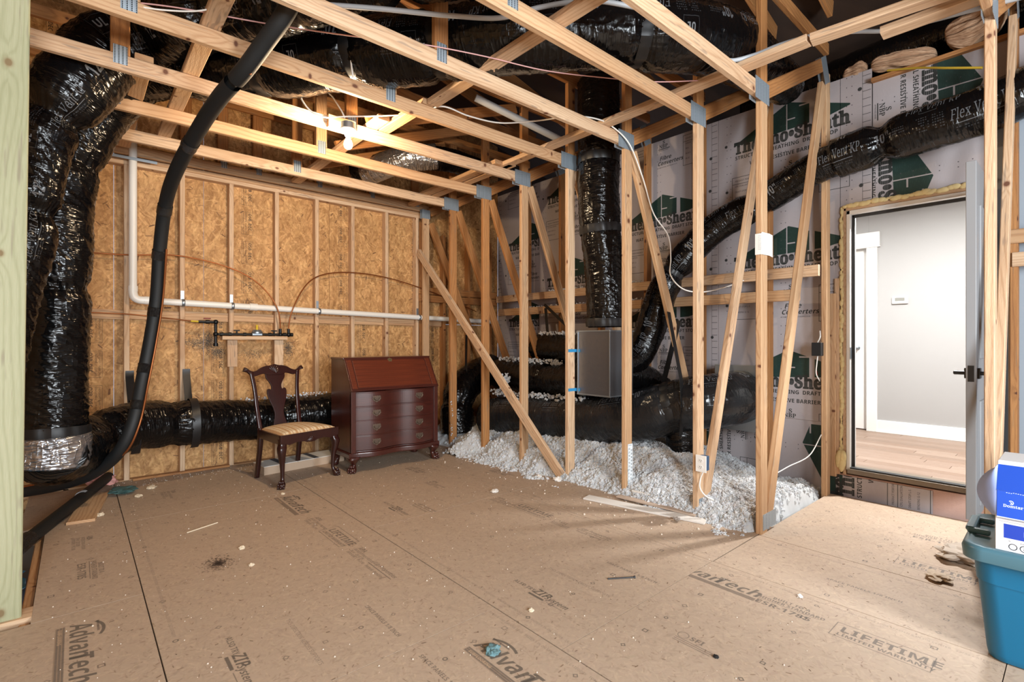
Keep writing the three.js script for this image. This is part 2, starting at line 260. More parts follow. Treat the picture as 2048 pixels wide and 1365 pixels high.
for (const [a, b] of [[-0.04, 0.314], [0.357, 0.725], [0.767, 1.131], [1.173, 1.551], [1.593, 1.962], [2.004, 2.368], [2.41, 2.791], [2.833, 3.205], [3.25, 3.61]]) stick('blocking', wallBack, [a, 1.458, 5.578], [b, 1.45, 5.578], 0.086, 0.038, M.pineB);
for (const [y, d] of [[1.86, 5.53], [1.76, 5.52]]) stick('blocking', wallBack, [3.25, y, d], [4.5, y, d], 0.089, 0.038, M.amber);
stick('stud', wallBack, [3.31, 0, 5.54], [3.31, 2.72, 5.54], 0.089, 0.038, M.amber, [1, 0, 0]);

// ---------------------------------------------------------------- right wall: printed fibre sheathing with the doorway
const PANEL_H = 1.06;
const thermoMap = (() => {
  const s = 1024 / 1.22, [c, g] = canvas(1024, Math.round(PANEL_H * s)), H = c.height, r = rng(3), top = 60;   // top = apex of the printed roof
  g.fillStyle = 'rgb(172,165,167)'; g.fillRect(0, 0, 1024, H);
  for (let i = 0; i < 2600; i++) { g.globalAlpha = 0.05; g.fillStyle = r() < 0.5 ? '#fff' : '#6d6468'; g.fillRect(r() * 1024, r() * H, 2 + r() * 26, 1 + r() * 2); } g.globalAlpha = 1;
  const ink = '#2a2d2c', green = '#17332d', bg = 'rgb(172,165,167)';
  // roof emblem
  g.fillStyle = green; g.beginPath(); g.moveTo(120, top + 205); g.lineTo(520, top); g.lineTo(900, top + 140); g.lineTo(900, top + 150); g.lineTo(760, top + 185); g.lineTo(300, top + 205); g.closePath(); g.fill();
  for (let i = 0; i < 900; i++) { g.globalAlpha = 0.25; g.fillStyle = r() < 0.5 ? '#50665f' : '#16241f'; const x = 130 + r() * 760, y = top + r() * 200; if (y > top + Math.abs(x - 520) * 0.5) g.fillRect(x, y, 4 + r() * 14, 1.5); } g.globalAlpha = 1;
  g.fillStyle = bg; g.fillRect(505, top + 4, 7, 210); g.fillRect(512, top + 120, 52, 9); g.fillRect(655, top + 46, 34, 160); g.fillRect(590, top + 44, 70, 10);
  // striped heavy name
  g.save(); g.translate(128, top + 268); g.fillStyle = ink; g.font = 'bold 118px serif'; const w = g.measureText('Thermo•Sheath').width; g.scale(772 / w, 1); g.fillText('Thermo•Sheath', 0, 0); g.lineWidth = 9; g.strokeStyle = ink; g.strokeText('Thermo•Sheath', 0, 0);
  g.restore(); g.fillStyle = 'rgba(172,165,167,0.55)'; for (let k = 0; k < 5; k++) g.fillRect(120, top + 222 + k * 9, 790, 2.2);
  g.fillStyle = ink; g.font = 'bold 38px sans-serif'; g.fillText('STRUCTURAL SHEATHING  DRAFT STOP', 134, top + 314); g.fillText('WATER RESISTIVE BARRIER', 245, top + 376);
  // treatment mark, maker, two tables
  g.font = 'bold 44px serif'; g.fillText('S', 520, top + 452); g.font = 'bold 40px serif'; g.fillText('NBP', 486, top + 484); g.fillRect(480, top + 490, 110, 6); g.font = '12px sans-serif'; g.fillText('APPROVED MARK', 484, top + 510);
  g.font = 'italic bold 46px sans-serif'; g.fillText('⚘Fibre', 470, top + 590); g.fillText('Converters', 470, top + 634); g.font = '13px sans-serif'; g.fillText('CONSTANTINE, MICHIGAN U.S.A.', 470, top + 658);
  const table = (x, y, ww, hh, rows) => { g.strokeStyle = ink; g.lineWidth = 3; g.strokeRect(x, y, ww, hh); g.beginPath(); g.moveTo(x, y + 52); g.lineTo(x + ww, y + 52); g.stroke(); g.font = '16px sans-serif'; rows.forEach((t, i) => g.fillText(t, x + 22, y + 34 + i * 42)); };
  table(112, top + 450, 230, 210, ['PRODUCT PERFORMANCE', 'CPU EVALUATION', 'DRAFT STOP L-5', 'BENDING G-12']); table(716, top + 440, 180, 250, ['GRADE  COLOR', 'GREEN', 'RED', 'BLACK', 'BLUE']);
  // nailing dots and the tick scale along the right edge
  g.fillStyle = '#4a474a'; for (const x of [70, 100, 470, 500, 880, 910]) for (let y = 20; y < H; y += 62) { g.beginPath(); g.arc(x, y + 12, 3, 0, 6.3); g.fill(); }
  g.fillStyle = '#333536'; g.fillRect(968, 0, 2, H); for (let y = 0; y < H; y += 50) g.fillRect(968, y, 46, 3);
  for (const y of [130, 420, 760]) { g.beginPath(); g.arc(946 + r() * 30, y, 12, 0, 6.3); g.fill(); } for (const y of [250, 610]) { g.beginPath(); g.arc(40 + r() * 30, y, 11, 0, 6.3); g.fill(); }
  return canvasTex(c, true);
})();
const thermoMat = std({ map: thermoMap, roughness: 0.62 }), plainSheath = std({ color: 0x9aa6b2, roughness: 0.6 });
const WX = 4.6, wallRight = structure('wall_right', [WX, 0, 0]);
function thermo(d0, d1, y0, y1, dl, yApex, turn = 0, mat = thermoMat, x = WX) {   // dl: depth where the print starts, yApex: height of the printed roof's apex
  const g = new THREE.BoxGeometry(0.006, y1 - y0, d1 - d0 - 0.004), p = g.attributes.position, uv = g.attributes.uv, yc = (y0 + y1) / 2, dc = (d0 + d1) / 2;
  for (let i = 0; i < uv.count; i++) {
    const Y = yc + p.getY(i), D = dc - p.getZ(i); let u = (dl - D) / 1.22, v = (Y - yApex) / PANEL_H;
    if (turn > 0) { u = (yApex - Y) / 1.22; v = (dl - D) / PANEL_H; } else if (turn < 0) { u = (Y - yApex) / 1.22; v = (D - dl) / PANEL_H; }
    uv.setXY(i, u, v + 1 - 60 / 890);
  }
  part('sheathing_panel', g, mat, wallRight, [x + 0.003, yc, dc]);
}
thermo(1.295, 2.30, 0.56, 3.31, 2.30, 3.264); thermo(2.30, 3.52, 0.56, 3.31, 3.52, 2.744); thermo(1.295, 3.52, -0.3, 0.557, 1.57, -0.25, -1); thermo(3.52, 4.74, -0.3, 3.31, 4.74, 3.3); thermo(4.74, 5.6, -0.3, 3.31, 5.5, 2.8);
thermo(1.083, 1.295, 2.265, 3.31, 2.30, 3.264); thermo(0.42, 1.08, 2.265, 2.83, 0.72, 3.02, 1); thermo(0.2, 1.08, 2.835, 3.19, 0.46, 3.6, 1, thermoMat, WX - 0.004);
thermo(0.72, 1.3, -0.03, 0.155, 1.52, -0.16, -1, thermoMat, WX - 0.014);
thermo(0.03, 0.415, -0.05, 2.83, 0, 0, 0, plainSheath); thermo(-0.6, 0.2, -0.05, 3.3, 0, 0, 0, plainSheath, WX + 0.004); thermo(-2.2, -0.6, -0.05, 3.3, 0, 0, 0, plainSheath);
boxAt('backing_wall', wallRight, std({ color: 0xb9a393, roughness: 0.85 }), WX + 0.006, WX + 0.12, -0.3, 3.2, 1.30, 5.6); boxAt('backing_wall', wallRight, M.dark, WX + 0.008, WX + 0.12, 2.3, 3.2, 0.4, 1.3);
boxAt('backing_wall', wallRight, M.dark, WX + 0.012, WX + 0.12, -0.3, 3.2, -2.2, 0.4); boxAt('sill_plate', wallRight, std({ color: 0xc9a596, roughness: 0.8, bumpMap: grainBump, bumpScale: 0.001 }), WX - 0.006, WX + 0.12, -0.05, 0.165, 0.42, 1.3);
stick('ledger_strip', wallRight, [WX - 0.02, 3.205, 0.2], [WX - 0.02, 3.205, 1.08], 0.03, 0.05, M.amber); stick('trimmer_stud', wallRight, [WX - 0.02, 0.14, 1.34], [WX - 0.02, 1.6, 1.34], 0.04, 0.05, M.pineB, [1, 0, 0]);
stick('trimmer_stud', wallRight, [WX - 0.012, 0.16, 1.31], [WX - 0.012, 1.72, 1.315], 0.02, 0.035, M.pine, [1, 0, 0]);
// white strip imitating light on the front face of the end post
stick('lit_face_strip', wallRight, [WX - 0.11, 0.02, 1.36], [WX - 0.11, 2.5, 1.36], 0.035, 0.006, M.paintWhite, [1, 0, 0]);
for (const y of [1.875, 1.73]) stick('blocking', wallRight, [WX - 0.16, y, y > 1.8 ? 0.36 : 0.31], [WX - 0.16, y, -0.3], 0.088, 0.038, y > 1.8 ? M.pineB : M.pine);
for (const d of [0.345, -0.25]) stick('stud', wallRight, [WX - 0.06, 0, d - 0.03], [WX - 0.06, 3.25, d - 0.03], 0.089, 0.038, M.pineB, [1, 0, 0]);

// ---------------------------------------------------------------- the unseen rest of the attic shell
const wallFront = structure('wall_front', [0, 0, -2.3]);      // behind the photographer, with two windows
for (const [x0, x1, y0, y1] of [[-2.2, 4.6, -0.4, 0.9], [-2.2, 4.6, 2.4, 4.9], [-2.2, -1.05, 0.9, 2.4], [-0.05, 1.05, 0.9, 2.4], [2.05, 4.6, 0.9, 2.4]]) boxAt('sheathing_sheet', wallFront, osbB, x0, x1, y0, y1, -2.42, -2.34);
const wallLeft = structure('wall_left', [-2.2, 0, 0]); boxAt('sheathing_sheet', wallLeft, osbB, -2.3, -2.2, -0.4, 3.7, -2.4, 5.7);
const ceiling = structure('ceiling', [1.2, 3.7, 0]);           // roof deck: dark felt-faced boards on both slopes
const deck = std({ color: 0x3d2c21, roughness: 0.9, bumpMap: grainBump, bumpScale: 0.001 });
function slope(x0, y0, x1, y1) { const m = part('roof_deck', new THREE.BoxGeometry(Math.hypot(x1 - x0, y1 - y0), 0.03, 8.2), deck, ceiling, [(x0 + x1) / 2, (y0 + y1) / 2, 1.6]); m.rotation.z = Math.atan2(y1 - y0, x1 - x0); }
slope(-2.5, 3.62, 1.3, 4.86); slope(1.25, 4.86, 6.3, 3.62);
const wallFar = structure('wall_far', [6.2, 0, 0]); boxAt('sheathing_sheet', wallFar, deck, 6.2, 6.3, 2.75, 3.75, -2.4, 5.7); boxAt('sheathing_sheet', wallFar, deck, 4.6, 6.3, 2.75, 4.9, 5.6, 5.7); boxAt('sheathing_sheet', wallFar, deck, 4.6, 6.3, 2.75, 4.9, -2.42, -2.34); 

// ---------------------------------------------------------------- doorway and the hall behind it
const HY = 0.205, door = structure('door_1', [WX, HY, 0.85]);
const grey = std({ color: 0x8f9092, roughness: 0.42 }), seal = std({ color: 0x26282a, roughness: 0.5 });
boxAt('jamb', door, M.paintWhite, WX - 0.015, WX + 0.14, HY, 2.245, 1.225, 1.25); boxAt('jamb', door, M.paintWhite, WX - 0.015, WX + 0.14, HY, 2.245, 0.405, 0.43);
boxAt('head_jamb', door, M.paintWhite, WX - 0.015, WX + 0.14, 2.215, 2.245, 0.405, 1.25); boxAt('threshold', door, std({ color: 0x7f7466, metalness: 0.4, roughness: 0.45 }), WX - 0.03, WX + 0.15, HY - 0.025, HY + 0.012, 0.42, 1.24);
boxAt('rough_frame', door, M.pine, WX - 0.012, WX + 0.06, HY - 0.04, 2.27, 1.252, 1.275); boxAt('rough_frame', door, M.pine, WX - 0.012, WX + 0.06, 2.247, 2.275, 0.42, 1.27);
boxAt('weather_seal', door, seal, WX + 0.03, WX + 0.045, HY, 2.215, 1.205, 1.226); boxAt('weather_seal', door, seal, WX + 0.03, WX + 0.045, 2.19, 2.216, 0.43, 1.22); boxAt('weather_seal', door, seal, WX - 0.02, WX + 0.03, HY + 0.012, HY + 0.024, 0.43, 1.225);
{ // squeezed-out expanding foam round the frame
  const blobs = []; const fr = rng(14);
  for (let y = 0.2; y < 2.27; y += 0.022) { const g = new THREE.IcosahedronGeometry(0.009 + fr() * 0.012, 1); g.scale(0.8, 1.6, 0.8); blobs.push(moved(g, WX - 0.016 + fr() * 0.008, y, -(1.278 + fr() * 0.012))); }
  for (let d = 0.42; d < 1.28; d += 0.02) { const g = new THREE.IcosahedronGeometry(0.01 + fr() * 0.013, 1); g.scale(0.8, 1, 1.6); blobs.push(moved(g, WX - 0.016, 2.278 + fr() * 0.012, -d)); }
  for (let i = 0; i < 10; i++) { const g = new THREE.IcosahedronGeometry(0.02 + fr() * 0.012, 1); g.scale(0.8, 1.8, 0.9); blobs.push(moved(g, WX - 0.03, 0.19 + fr() * 0.17, -(1.27 + fr() * 0.03))); }
  part('spray_foam', merge(blobs), M.foam, door);
}
const leaf = boxAt('door_leaf', door, grey, 3.772, 4.585, HY + 0.012, 2.228, 0.405, 0.45, 0.004);
for (const [y0, y1] of [[0.38, 0.98], [1.22, 2.1]]) {   // raised panels on the side turned to the room
  const g = new RoundedBoxGeometry(0.58, y1 - y0, 0.012, 2, 0.005); const m = shade(new THREE.Mesh(g, grey)); m.name = 'door_panel'; m.position.set(0, (y0 + y1) / 2 - (HY + 1.12), 0.024); leaf.add(m);
}
for (const s of [-1, 1]) {   // lever set on both faces
  const rose = new RoundedBoxGeometry(0.06, 0.06, 0.012, 2, 0.004); moved(rose, -0.34, 0.0, s * 0.028);
  const neck = new THREE.CylinderGeometry(0.011, 0.011, 0.05, 16); neck.rotateX(Math.PI / 2); moved(neck, -0.34, 0, s * 0.055);
  const arm = new RoundedBoxGeometry(0.12, 0.02, 0.014, 2, 0.006); moved(arm, -0.285, 0, s * 0.078);
  const m = shade(new THREE.Mesh(merge([rose, neck, arm]), M.darkSteel)); m.name = 'lever_handle'; m.position.y = 1.14 - (HY + 1.12); leaf.add(m);
}
{ const g = new THREE.BoxGeometry(0.004, 0.09, 0.026); const m = shade(new THREE.Mesh(g, M.darkSteel)); m.name = 'latch_plate'; m.position.set(-0.4075, 1.14 - (HY + 1.12), 0); leaf.add(m); }
boxAt('strike_plate', door, M.steel, WX - 0.018, WX + 0.03, 1.08, 1.17, 1.222, 1.2255, 0.001);

const floorHall = structure('floor_hall', [5.7, HY, 1]); boxAt('floor_base', floorHall, M.dark, WX + 0.12, 7.7, HY - 0.1, HY - 0.012, -1.2, 3.2);
{ const oak = [[0x8c7565], [0x866e5d], [0x937d6d], [0x826c5c]].map(([h]) => std({ color: h, roughness: 0.42, bumpMap: grainBump, bumpScale: 0.0004, map: null }));
  const pr = rng(8); for (let x = WX + 0.13; x < 7.7; x += 0.125) { let d = -1.2 + pr() * 0.9 - 0.9; while (d < 3.2) { const e = Math.min(3.2, d + 0.9 + pr() * 0.7), a = Math.max(-1.2, d); if (e > a + 0.05) boxAt('plank', floorHall, oak[pr() * 4 | 0], x, x + 0.1235, HY - 0.014, HY, a, e - 0.002, 0.002); d = e; } } }
const wallHall = structure('wall_hall', [6.75, HY, 0.5]);
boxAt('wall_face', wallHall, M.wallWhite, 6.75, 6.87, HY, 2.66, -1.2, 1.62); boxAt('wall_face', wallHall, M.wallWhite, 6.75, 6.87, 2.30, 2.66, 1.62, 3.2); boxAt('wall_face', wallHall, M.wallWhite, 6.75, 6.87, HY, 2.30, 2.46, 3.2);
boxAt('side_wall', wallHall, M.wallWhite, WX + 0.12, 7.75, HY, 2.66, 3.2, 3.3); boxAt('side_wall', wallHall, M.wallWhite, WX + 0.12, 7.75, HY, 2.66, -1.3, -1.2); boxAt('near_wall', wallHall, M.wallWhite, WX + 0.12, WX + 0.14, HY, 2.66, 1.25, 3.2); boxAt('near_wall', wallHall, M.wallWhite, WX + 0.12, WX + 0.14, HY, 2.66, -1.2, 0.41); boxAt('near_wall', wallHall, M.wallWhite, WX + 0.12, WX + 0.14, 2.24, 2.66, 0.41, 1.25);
const ceilHall = structure('ceiling_hall', [5.7, 2.66, 1]); boxAt('ceiling_board', ceilHall, std({ color: 0xe6e4e0, roughness: 0.9 }), WX + 0.12, 7.75, 2.66, 2.74, -1.3, 3.3);
const baseH = structure('baseboard_hall', [6.735, HY, 0.2]); boxAt('board', baseH, M.paintWhite, 6.733, 6.75, HY, HY + 0.135, -1.2, 1.55); boxAt('shoe_mould', baseH, M.paintWhite, 6.72, 6.735, HY, HY + 0.016, -1.2, 1.55);
const trim = structure('trim_1', [6.73, HY, 1.6]); boxAt('casing_leg', trim, M.paintWhite, 6.728, 6.75, HY, 2.28, 1.54, 1.64); boxAt('casing_head', trim, M.paintWhite, 6.722, 6.75, 2.28, 2.44, 1.515, 2.56); boxAt('casing_cap', trim, M.paintWhite, 6.716, 6.75, 2.27, 2.284, 1.51, 2.57); boxAt('casing_leg', trim, M.paintWhite, 6.728, 6.75, HY, 2.28, 2.44, 2.54);
const door2 = structure('door_2', [6.9, HY, 1.95]);
{ const lf = boxAt('door_leaf', door2, M.paintWhite, 6.80, 6.835, HY + 0.01, 2.285, 1.642, 2.458, 0.003); for (const [y0, y1] of [[0.4, 1.0], [1.2, 2.12]]) { const m = shade(new THREE.Mesh(new RoundedBoxGeometry(0.012, y1 - y0, 0.5, 2, 0.005), M.paintWhite)); m.name = 'door_panel'; m.position.set(-0.02, (y0 + y1) / 2 - (HY + 0.01 + 2.285) / 2, 0); lf.add(m); }
  const k = new THREE.LatheGeometry([[0, 0], [0.026, 0], [0.026, 0.006], [0.01, 0.012], [0.01, 0.03], [0.026, 0.042], [0.024, 0.058], [0, 0.062]].map((q) => new THREE.Vector2(...q)), 20); k.rotateZ(Math.PI / 2); const m = shade(new THREE.Mesh(k, M.steel)); m.name = 'knob'; m.position.set(-0.02, 1.13 - (HY + 2.27) / 2, 0.31); lf.add(m); }
boxAt('jamb', door2, M.paintWhite, 6.75, 6.87, HY, 2.29, 1.62, 1.64); boxAt('far_room_wall', wallHall, M.wallWhite, 7.7, 7.75, HY, 2.66, -1.2, 3.2);
{ const t = thing('thermostat', 'small white thermostat with grey screen on the hall wall through the doorway', 'thermostat', [6.738, 1.62, 1.335]);
  part('housing', new RoundedBoxGeometry(0.024, 0.085, 0.145, 3, 0.011), M.whitePlastic, t, [6.738, 1.665, 1.335]); part('screen', new RoundedBoxGeometry(0.004, 0.036, 0.085, 1, 0.0015), std({ color: 0x85857f, roughness: 0.3 }), t, [6.7255, 1.672, 1.335]); }
// hall lamps: flush ceiling discs out of view, the near one throws the light patch on the attic floor, the other three are added fill to brighten the hall
function hallLamp(x, d, power, label) {
  const t = thing('ceiling_lamp', label, 'lamp', [x, 2.64, d]);
  part('rim', new THREE.CylinderGeometry(0.1, 0.1, 0.02, 32), M.paintWhite, t, [x, 2.65, d]);
  part('diffuser', new THREE.CylinderGeometry(0.088, 0.088, 0.006, 32), std({ color: 0xffffff, emissive: 0xfff3e0, emissiveIntensity: 6 }), t, [x, 2.637, d]);
  const l = new THREE.RectAreaLight(new THREE.Color(...LIGHT.hallTint), power / (0.15 * 0.15), 0.15, 0.15); l.position.copy(V(x, 2.63, d)); l.lookAt(V(x, 0, d)); scene.add(l);
}
hallLamp(5.2, 0.74, LIGHT.hall, 'round ceiling lamp just inside the doorway'); hallLamp(6.0, 2.2, LIGHT.hallFill, 'added unseen fill lamp farther down the hall'); hallLamp(6.0, -0.4, LIGHT.hallFill, 'added unseen fill lamp at the near end of the hall'); hallLamp(7.25, 2.0, LIGHT.hallFill, 'added unseen fill lamp in the room past the white inner door');

// ---------------------------------------------------------------- roof trusses (each one thing: chords, posts, webs, plates)
const plateMap = (() => { const [c, g] = canvas(256, 256); g.fillStyle = '#a9b6c0'; g.fillRect(0, 0, 256, 256); g.fillStyle = '#2c3338'; for (let x = 0; x < 6; x++) for (let y = 0; y < 12; y++) g.fillRect(12 + x * 42, 4 + y * 21 + (x % 2) * 8, 11, 13); g.fillStyle = '#c3ced6'; for (let x = 0; x < 6; x++) g.fillRect(29 + x * 42, 0, 4, 256); return canvasTex(c, true); })();
const plateBump = (() => { const [c, g] = canvas(256, 256); g.fillStyle = '#888'; g.fillRect(0, 0, 256, 256); g.fillStyle = '#000'; for (let x = 0; x < 6; x++) for (let y = 0; y < 12; y++) g.fillRect(12 + x * 42, 4 + y * 21 + (x % 2) * 8, 11, 13); const t = canvasTex(c, true); t.colorSpace = THREE.NoColorSpace; return t; })();
const plateMat = std({ map: plateMap, bumpMap: plateBump, bumpScale: 0.002, metalness: 0.55, roughness: 0.45 });
function plate(parent, x, y, d, w, h, rot = 0) {       // toothed connector plate pressed on both faces
  for (const s of [-1, 1]) {
    const g = new THREE.BoxGeometry(w, h, 0.0025), uv = g.attributes.uv; for (let i = 0; i < uv.count; i++) uv.setXY(i, uv.getX(i) * w / 0.11, uv.getY(i) * h / 0.11);
    const m = part('connector_plate', g, plateMat, parent, [x, y, d + s * 0.0195]); m.rotation.z = rot;
  }
}
const CY = 2.755, CH = 0.09, TH = 0.038;               // underside and depth of the lower chords
const woodOf = [M.pine, M.pineB, M.amber];
const trussSpecs = [
  // face depth, post foot height, web style, label
  { d: 0.285, foot: 0, web: 'up', label: 'roof truss at the right edge, its knotty pale post in front of the open door' },
  { d: 1.345, foot: 0, web: 'up', label: 'roof truss whose post with a paper tag stands at the corner of the doorway landing' },
  { d: 1.775, foot: 0, web: 'up', label: 'roof truss whose post carries the white electrical outlet' },
  { d: 2.38, foot: 0, web: 'down', label: 'roof truss whose post has the numbered insulation depth card' },
  { d: 2.985, foot: 0, web: 'down', label: 'roof truss whose post stands left of the sheet-metal box with blue tape' },
  { d: 3.59, foot: 0, web: 'down', label: 'roof truss beside the bare bulb, its post behind the foot of the slanting board' },
  { d: 4.2, foot: 0, web: 'down', label: 'roof truss second from the strand-board wall, its post crossed by the slanting board' },
  { d: 4.81, foot: 0, web: 'down', label: 'roof truss nearest the strand-board wall, its post just right of the desk' },
];
trussSpecs.forEach((s, i) => {
  const z = s.d + TH / 2, t = thing('roof_truss', s.label, 'roof truss', [XK + 0.045, 0, s.d]);
  const wA = i % 2 ? M.pine : M.pineB, wB = i > 5 ? M.amber : i % 2 ? M.pineB : M.pine;
  const st = (n, a, b, h = 0.089, m = wA) => stick(n, t, a, b, h, TH, m, [0, 1, 0]);
  const vert = (n, x, y0, y1, m = wB) => stick(n, t, [x, y0, z], [x, y1, z], 0.089, TH, m, [1, 0, 0]);
  const x0 = i === 0 ? 0.9 : -0.75;
  st('bottom_chord', [x0, CY + CH / 2, z], [XK + 0.09, CY + CH / 2, z], CH, wA);
  vert('knee_post', XK + 0.045, s.foot, CY - 0.001, wB);
  vert('upper_post', XK + 0.045, CY + CH + 0.001, 3.485, M.amber);
  plate(t, XK + 0.012, CY + 0.042, z, 0.2, 0.135);
  st('upper_chord', [x0, 3.535, z], [4.5, 3.535, z], 0.089, M.amber);
  for (const x of [0.19, 1.55]) { if (i === 0 && x < 1) continue; vert('web', x, CY + CH + 0.001, 3.49, i % 2 ? M.amber : M.pineB); plate(t, x, CY + CH - 0.005, z, 0.065, 0.105); }
  // rising tie from the knee to the heel at the house wall, with the end post below it
  const heel = [4.38, 3.37, z];
  st('rising_tie', [XK + 0.1, CY + 0.075, z], heel, 0.1, M.amber);
  vert('end_post', 4.485, -0.1, 3.34, i === 1 ? M.pineB : M.amber);
  plate(t, 4.42, 3.34, z, 0.12, 0.2, 0.5);
  if (s.web === 'up') { st('diagonal_web', [XK + 0.105, 0.02, z], [4.4, 3.22, z], 0.089, wB); plate(t, XK + 0.12, 0.07, z, 0.2, 0.1); }
  if (s.web === 'down') { st('diagonal_web', [XK + 0.115, CY - 0.02, z], [4.42, 0.28, z], 0.089, wB); }
  if (i > 4) { st('diagonal_web', [1.68, 2.885, z], [3.18, 3.45, z], 0.089, M.amber); }
  st('top_chord', [1.3, 4.72, z], [4.6, 3.9, z], 0.14, M.amber); st('top_chord', [1.25, 4.72, z], [-1.6, 3.8, z], 0.14, M.amber);
  st('diagonal_web', [1.6, 3.6, z], [2.9, 4.28, z], 0.089, M.amber); st('diagonal_web', [1.5, 3.6, z], [0.2, 4.28, z], 0.089, M.amber);
  vert('king_post', 1.55, 3.59, 4.6, M.amber);
});
{ // gable truss standing on the back wall
  const t = thing('gable_truss', 'gable truss on top of the strand-board wall with small metal plates at every stud', 'roof truss', [1.5, 2.84, 5.42]), z = 5.49;
  stick('bottom_chord', t, [-0.9, 2.886, z], [XK + 0.12, 2.886, z], 0.089, TH, M.pineB);
  for (const x of [-0.45, 0.165, 0.776, 1.08, 1.39, 2.0, 2.61, 3.2]) { stick('gable_stud', t, [x, 2.932, z + 0.04], [x, 4.2, z + 0.04], 0.089, TH, M.amber, [1, 0, 0]); plate(t, x, 2.935, z, 0.05, 0.09); }
  stick('upper_chord', t, [-0.75, 3.535, z], [4.5, 3.535, z], 0.089, TH, M.amber);
  stick('knee_post', t, [XK + 0.045, 0, 5.43], [XK + 0.045, 2.83, 5.43], 0.089, TH, M.pineB, [1, 0, 0]); plate(t, XK + 0.04, 2.8, 5.43, 0.12, 0.11);
  stick('diagonal_web', t, [XK + 0.115, 2.7, 5.43], [4.42, 0.4, 5.43], 0.089, TH, M.amber); stick('rising_tie', t, [XK + 0.1, 2.83, 5.43], [4.4, 3.37, 5.43], 0.1, TH, M.amber);
}
// ---------------------------------------------------------------- loose lumber: laterals on the chords, wall boards, slanting brace
function lone(name, label, a, b, h, w, mat, up, group) { const t = thing(name, label, 'board', a, group); const m = stick('board', t, a, b, h, w, mat, up); t.remove(m); t.parent.remove(t); m.name = t.name; m.userData = { ...t.userData }; m.position.add(t.position); scene.add(m); return m; }
const LY = CY + CH + 0.0205;
lone('brace_board', 'flat board lying across the chords just left of the black insulated line', [0.53, LY, 2.3], [0.53, LY, 4.86], 0.038, 0.089, M.pine);
lone('brace_board', 'flat board lying across the chords beside the big black duct at upper left', [0.3, LY, 3.6], [0.3, LY, 5.3], 0.038, 0.089, M.pineB);
lone('brace_board', 'long flat board across the chords right of the bare bulb, ending in a notch', [1.88, LY, 0.95], [1.86, LY, 2.97], 0.038, 0.089, M.pine);
lone('brace_board', 'flat board with a split end across the chords just above the bare bulb', [1.83, LY, 2.98], [1.81, LY, 3.62], 0.038, 0.089, M.pineB);
lone('brace_board', 'flat board crossing the farthest chords behind the bare bulb', [1.71, LY, 3.4], [1.71, LY, 5.35], 0.038, 0.089, M.pine);
lone('brace_board', 'long pale board running along the tops of the chords above the line of posts', [3.02, LY, 1.0], [3.02, LY, 3.62], 0.038, 0.089, M.pine);
lone('brace_board', 'pale board running toward the upper right corner above the doorway landing', [3.15, LY + 0.0, 0.12], [3.03, LY, 0.99], 0.038, 0.089, M.pine);
lone('brace_board', 'short board lapped on the pale lateral at the upper right', [3.26, LY - 0.004, 0.2], [3.24, LY - 0.004, 0.72], 0.038, 0.089, M.pine);
lone('brace_board', 'board continuing along the farthest post tops toward the strand-board wall', [3.05, LY, 3.5], [3.05, LY, 5.35], 0.038, 0.089, M.pineB);
lone('brace_board', 'short board block lying on the chords next to the farthest lateral', [2.93, LY, 3.55], [2.94, LY, 4.9], 0.038, 0.089, M.pineB);
lone('wall_board', 'upper of two horizontal boards fixed across the posts at the printed sheathing', [4.39, 1.775, 1.38], [4.39, 1.79, 5.35], 0.089, 0.038, M.pine);
lone('wall_board', 'lower of two horizontal boards fixed across the posts at the printed sheathing', [4.3, 1.585, 1.49], [4.3, 1.6, 5.2], 0.089, 0.038, M.pineB);
lone('slanting_board', 'long board slanting from the strand-board wall down to the floor in front of the posts', [3.225, 2.33, 5.48], [3.225, 0.035, 3.045], 0.089, 0.038, M.pine);
{ const t = thing('corner_post', 'greenish treated post at the left edge in front of the black ducts', 'post', [-0.25, 0, 3.09]); stick('post', t, [-0.252, 0.0, 3.11], [-0.222, 2.95, 3.11], 0.14, 0.038, M.treated, [1, 0, 0]);
  stick('foot_plate', t, [-0.4, -0.019, 3.13], [-0.14, -0.019, 3.13], 0.036, 0.12, M.pine); }

// ---------------------------------------------------------------- flexible ducts
function ductPrint(size, base = 'rgb(8,8,9)') {
  const [c, g] = canvas(2048, 1024), r = rng(size.length + size.charCodeAt(0)); g.fillStyle = base; g.fillRect(0, 0, 2048, 1024);
  const block = (x, y, w, h) => { g.fillStyle = 'rgba(170,174,178,0.26)'; for (let i = 0; i < h; i += 11) for (let k = 0; k < w; k += 16) if (r() < 0.82) g.fillRect(x + k, y + i, 6 + r() * 8, 5); };
  for (let row = 0; row < 2; row++) for (let col = 0; col < 2; col++) {
    const x = 60 + col * 1024 + row * 300, y = 190 + row * 512;
    for (const dx of [0, -2048]) { g.save(); g.translate(x + dx, y); block(0, -58, 92, 56); block(110, -58, 70, 56);
      g.strokeStyle = 'rgba(170,174,178,0.3)'; g.lineWidth = 3; g.strokeRect(20, -170, 120, 90); g.font = 'bold 54px sans-serif'; g.fillStyle = 'rgba(200,204,208,0.55)'; g.fillText('UL', 46, -106); block(170, -165, 150, 66);
      g.fillStyle = 'rgba(195,200,206,0.46)'; g.font = 'italic 62px serif'; g.fillText('Flex Vent KP', 220, -6); g.fillRect(250, 8, 280, 3); block(250, 22, 260, 20);
      g.fillStyle = 'rgba(200,204,208,0.48)'; g.font = 'bold 78px sans-serif'; g.fillText(size + '"', 700, -4); block(800, -50, 130, 30); g.restore(); }
  }
  const t = canvasTex(c, true); return t;
}
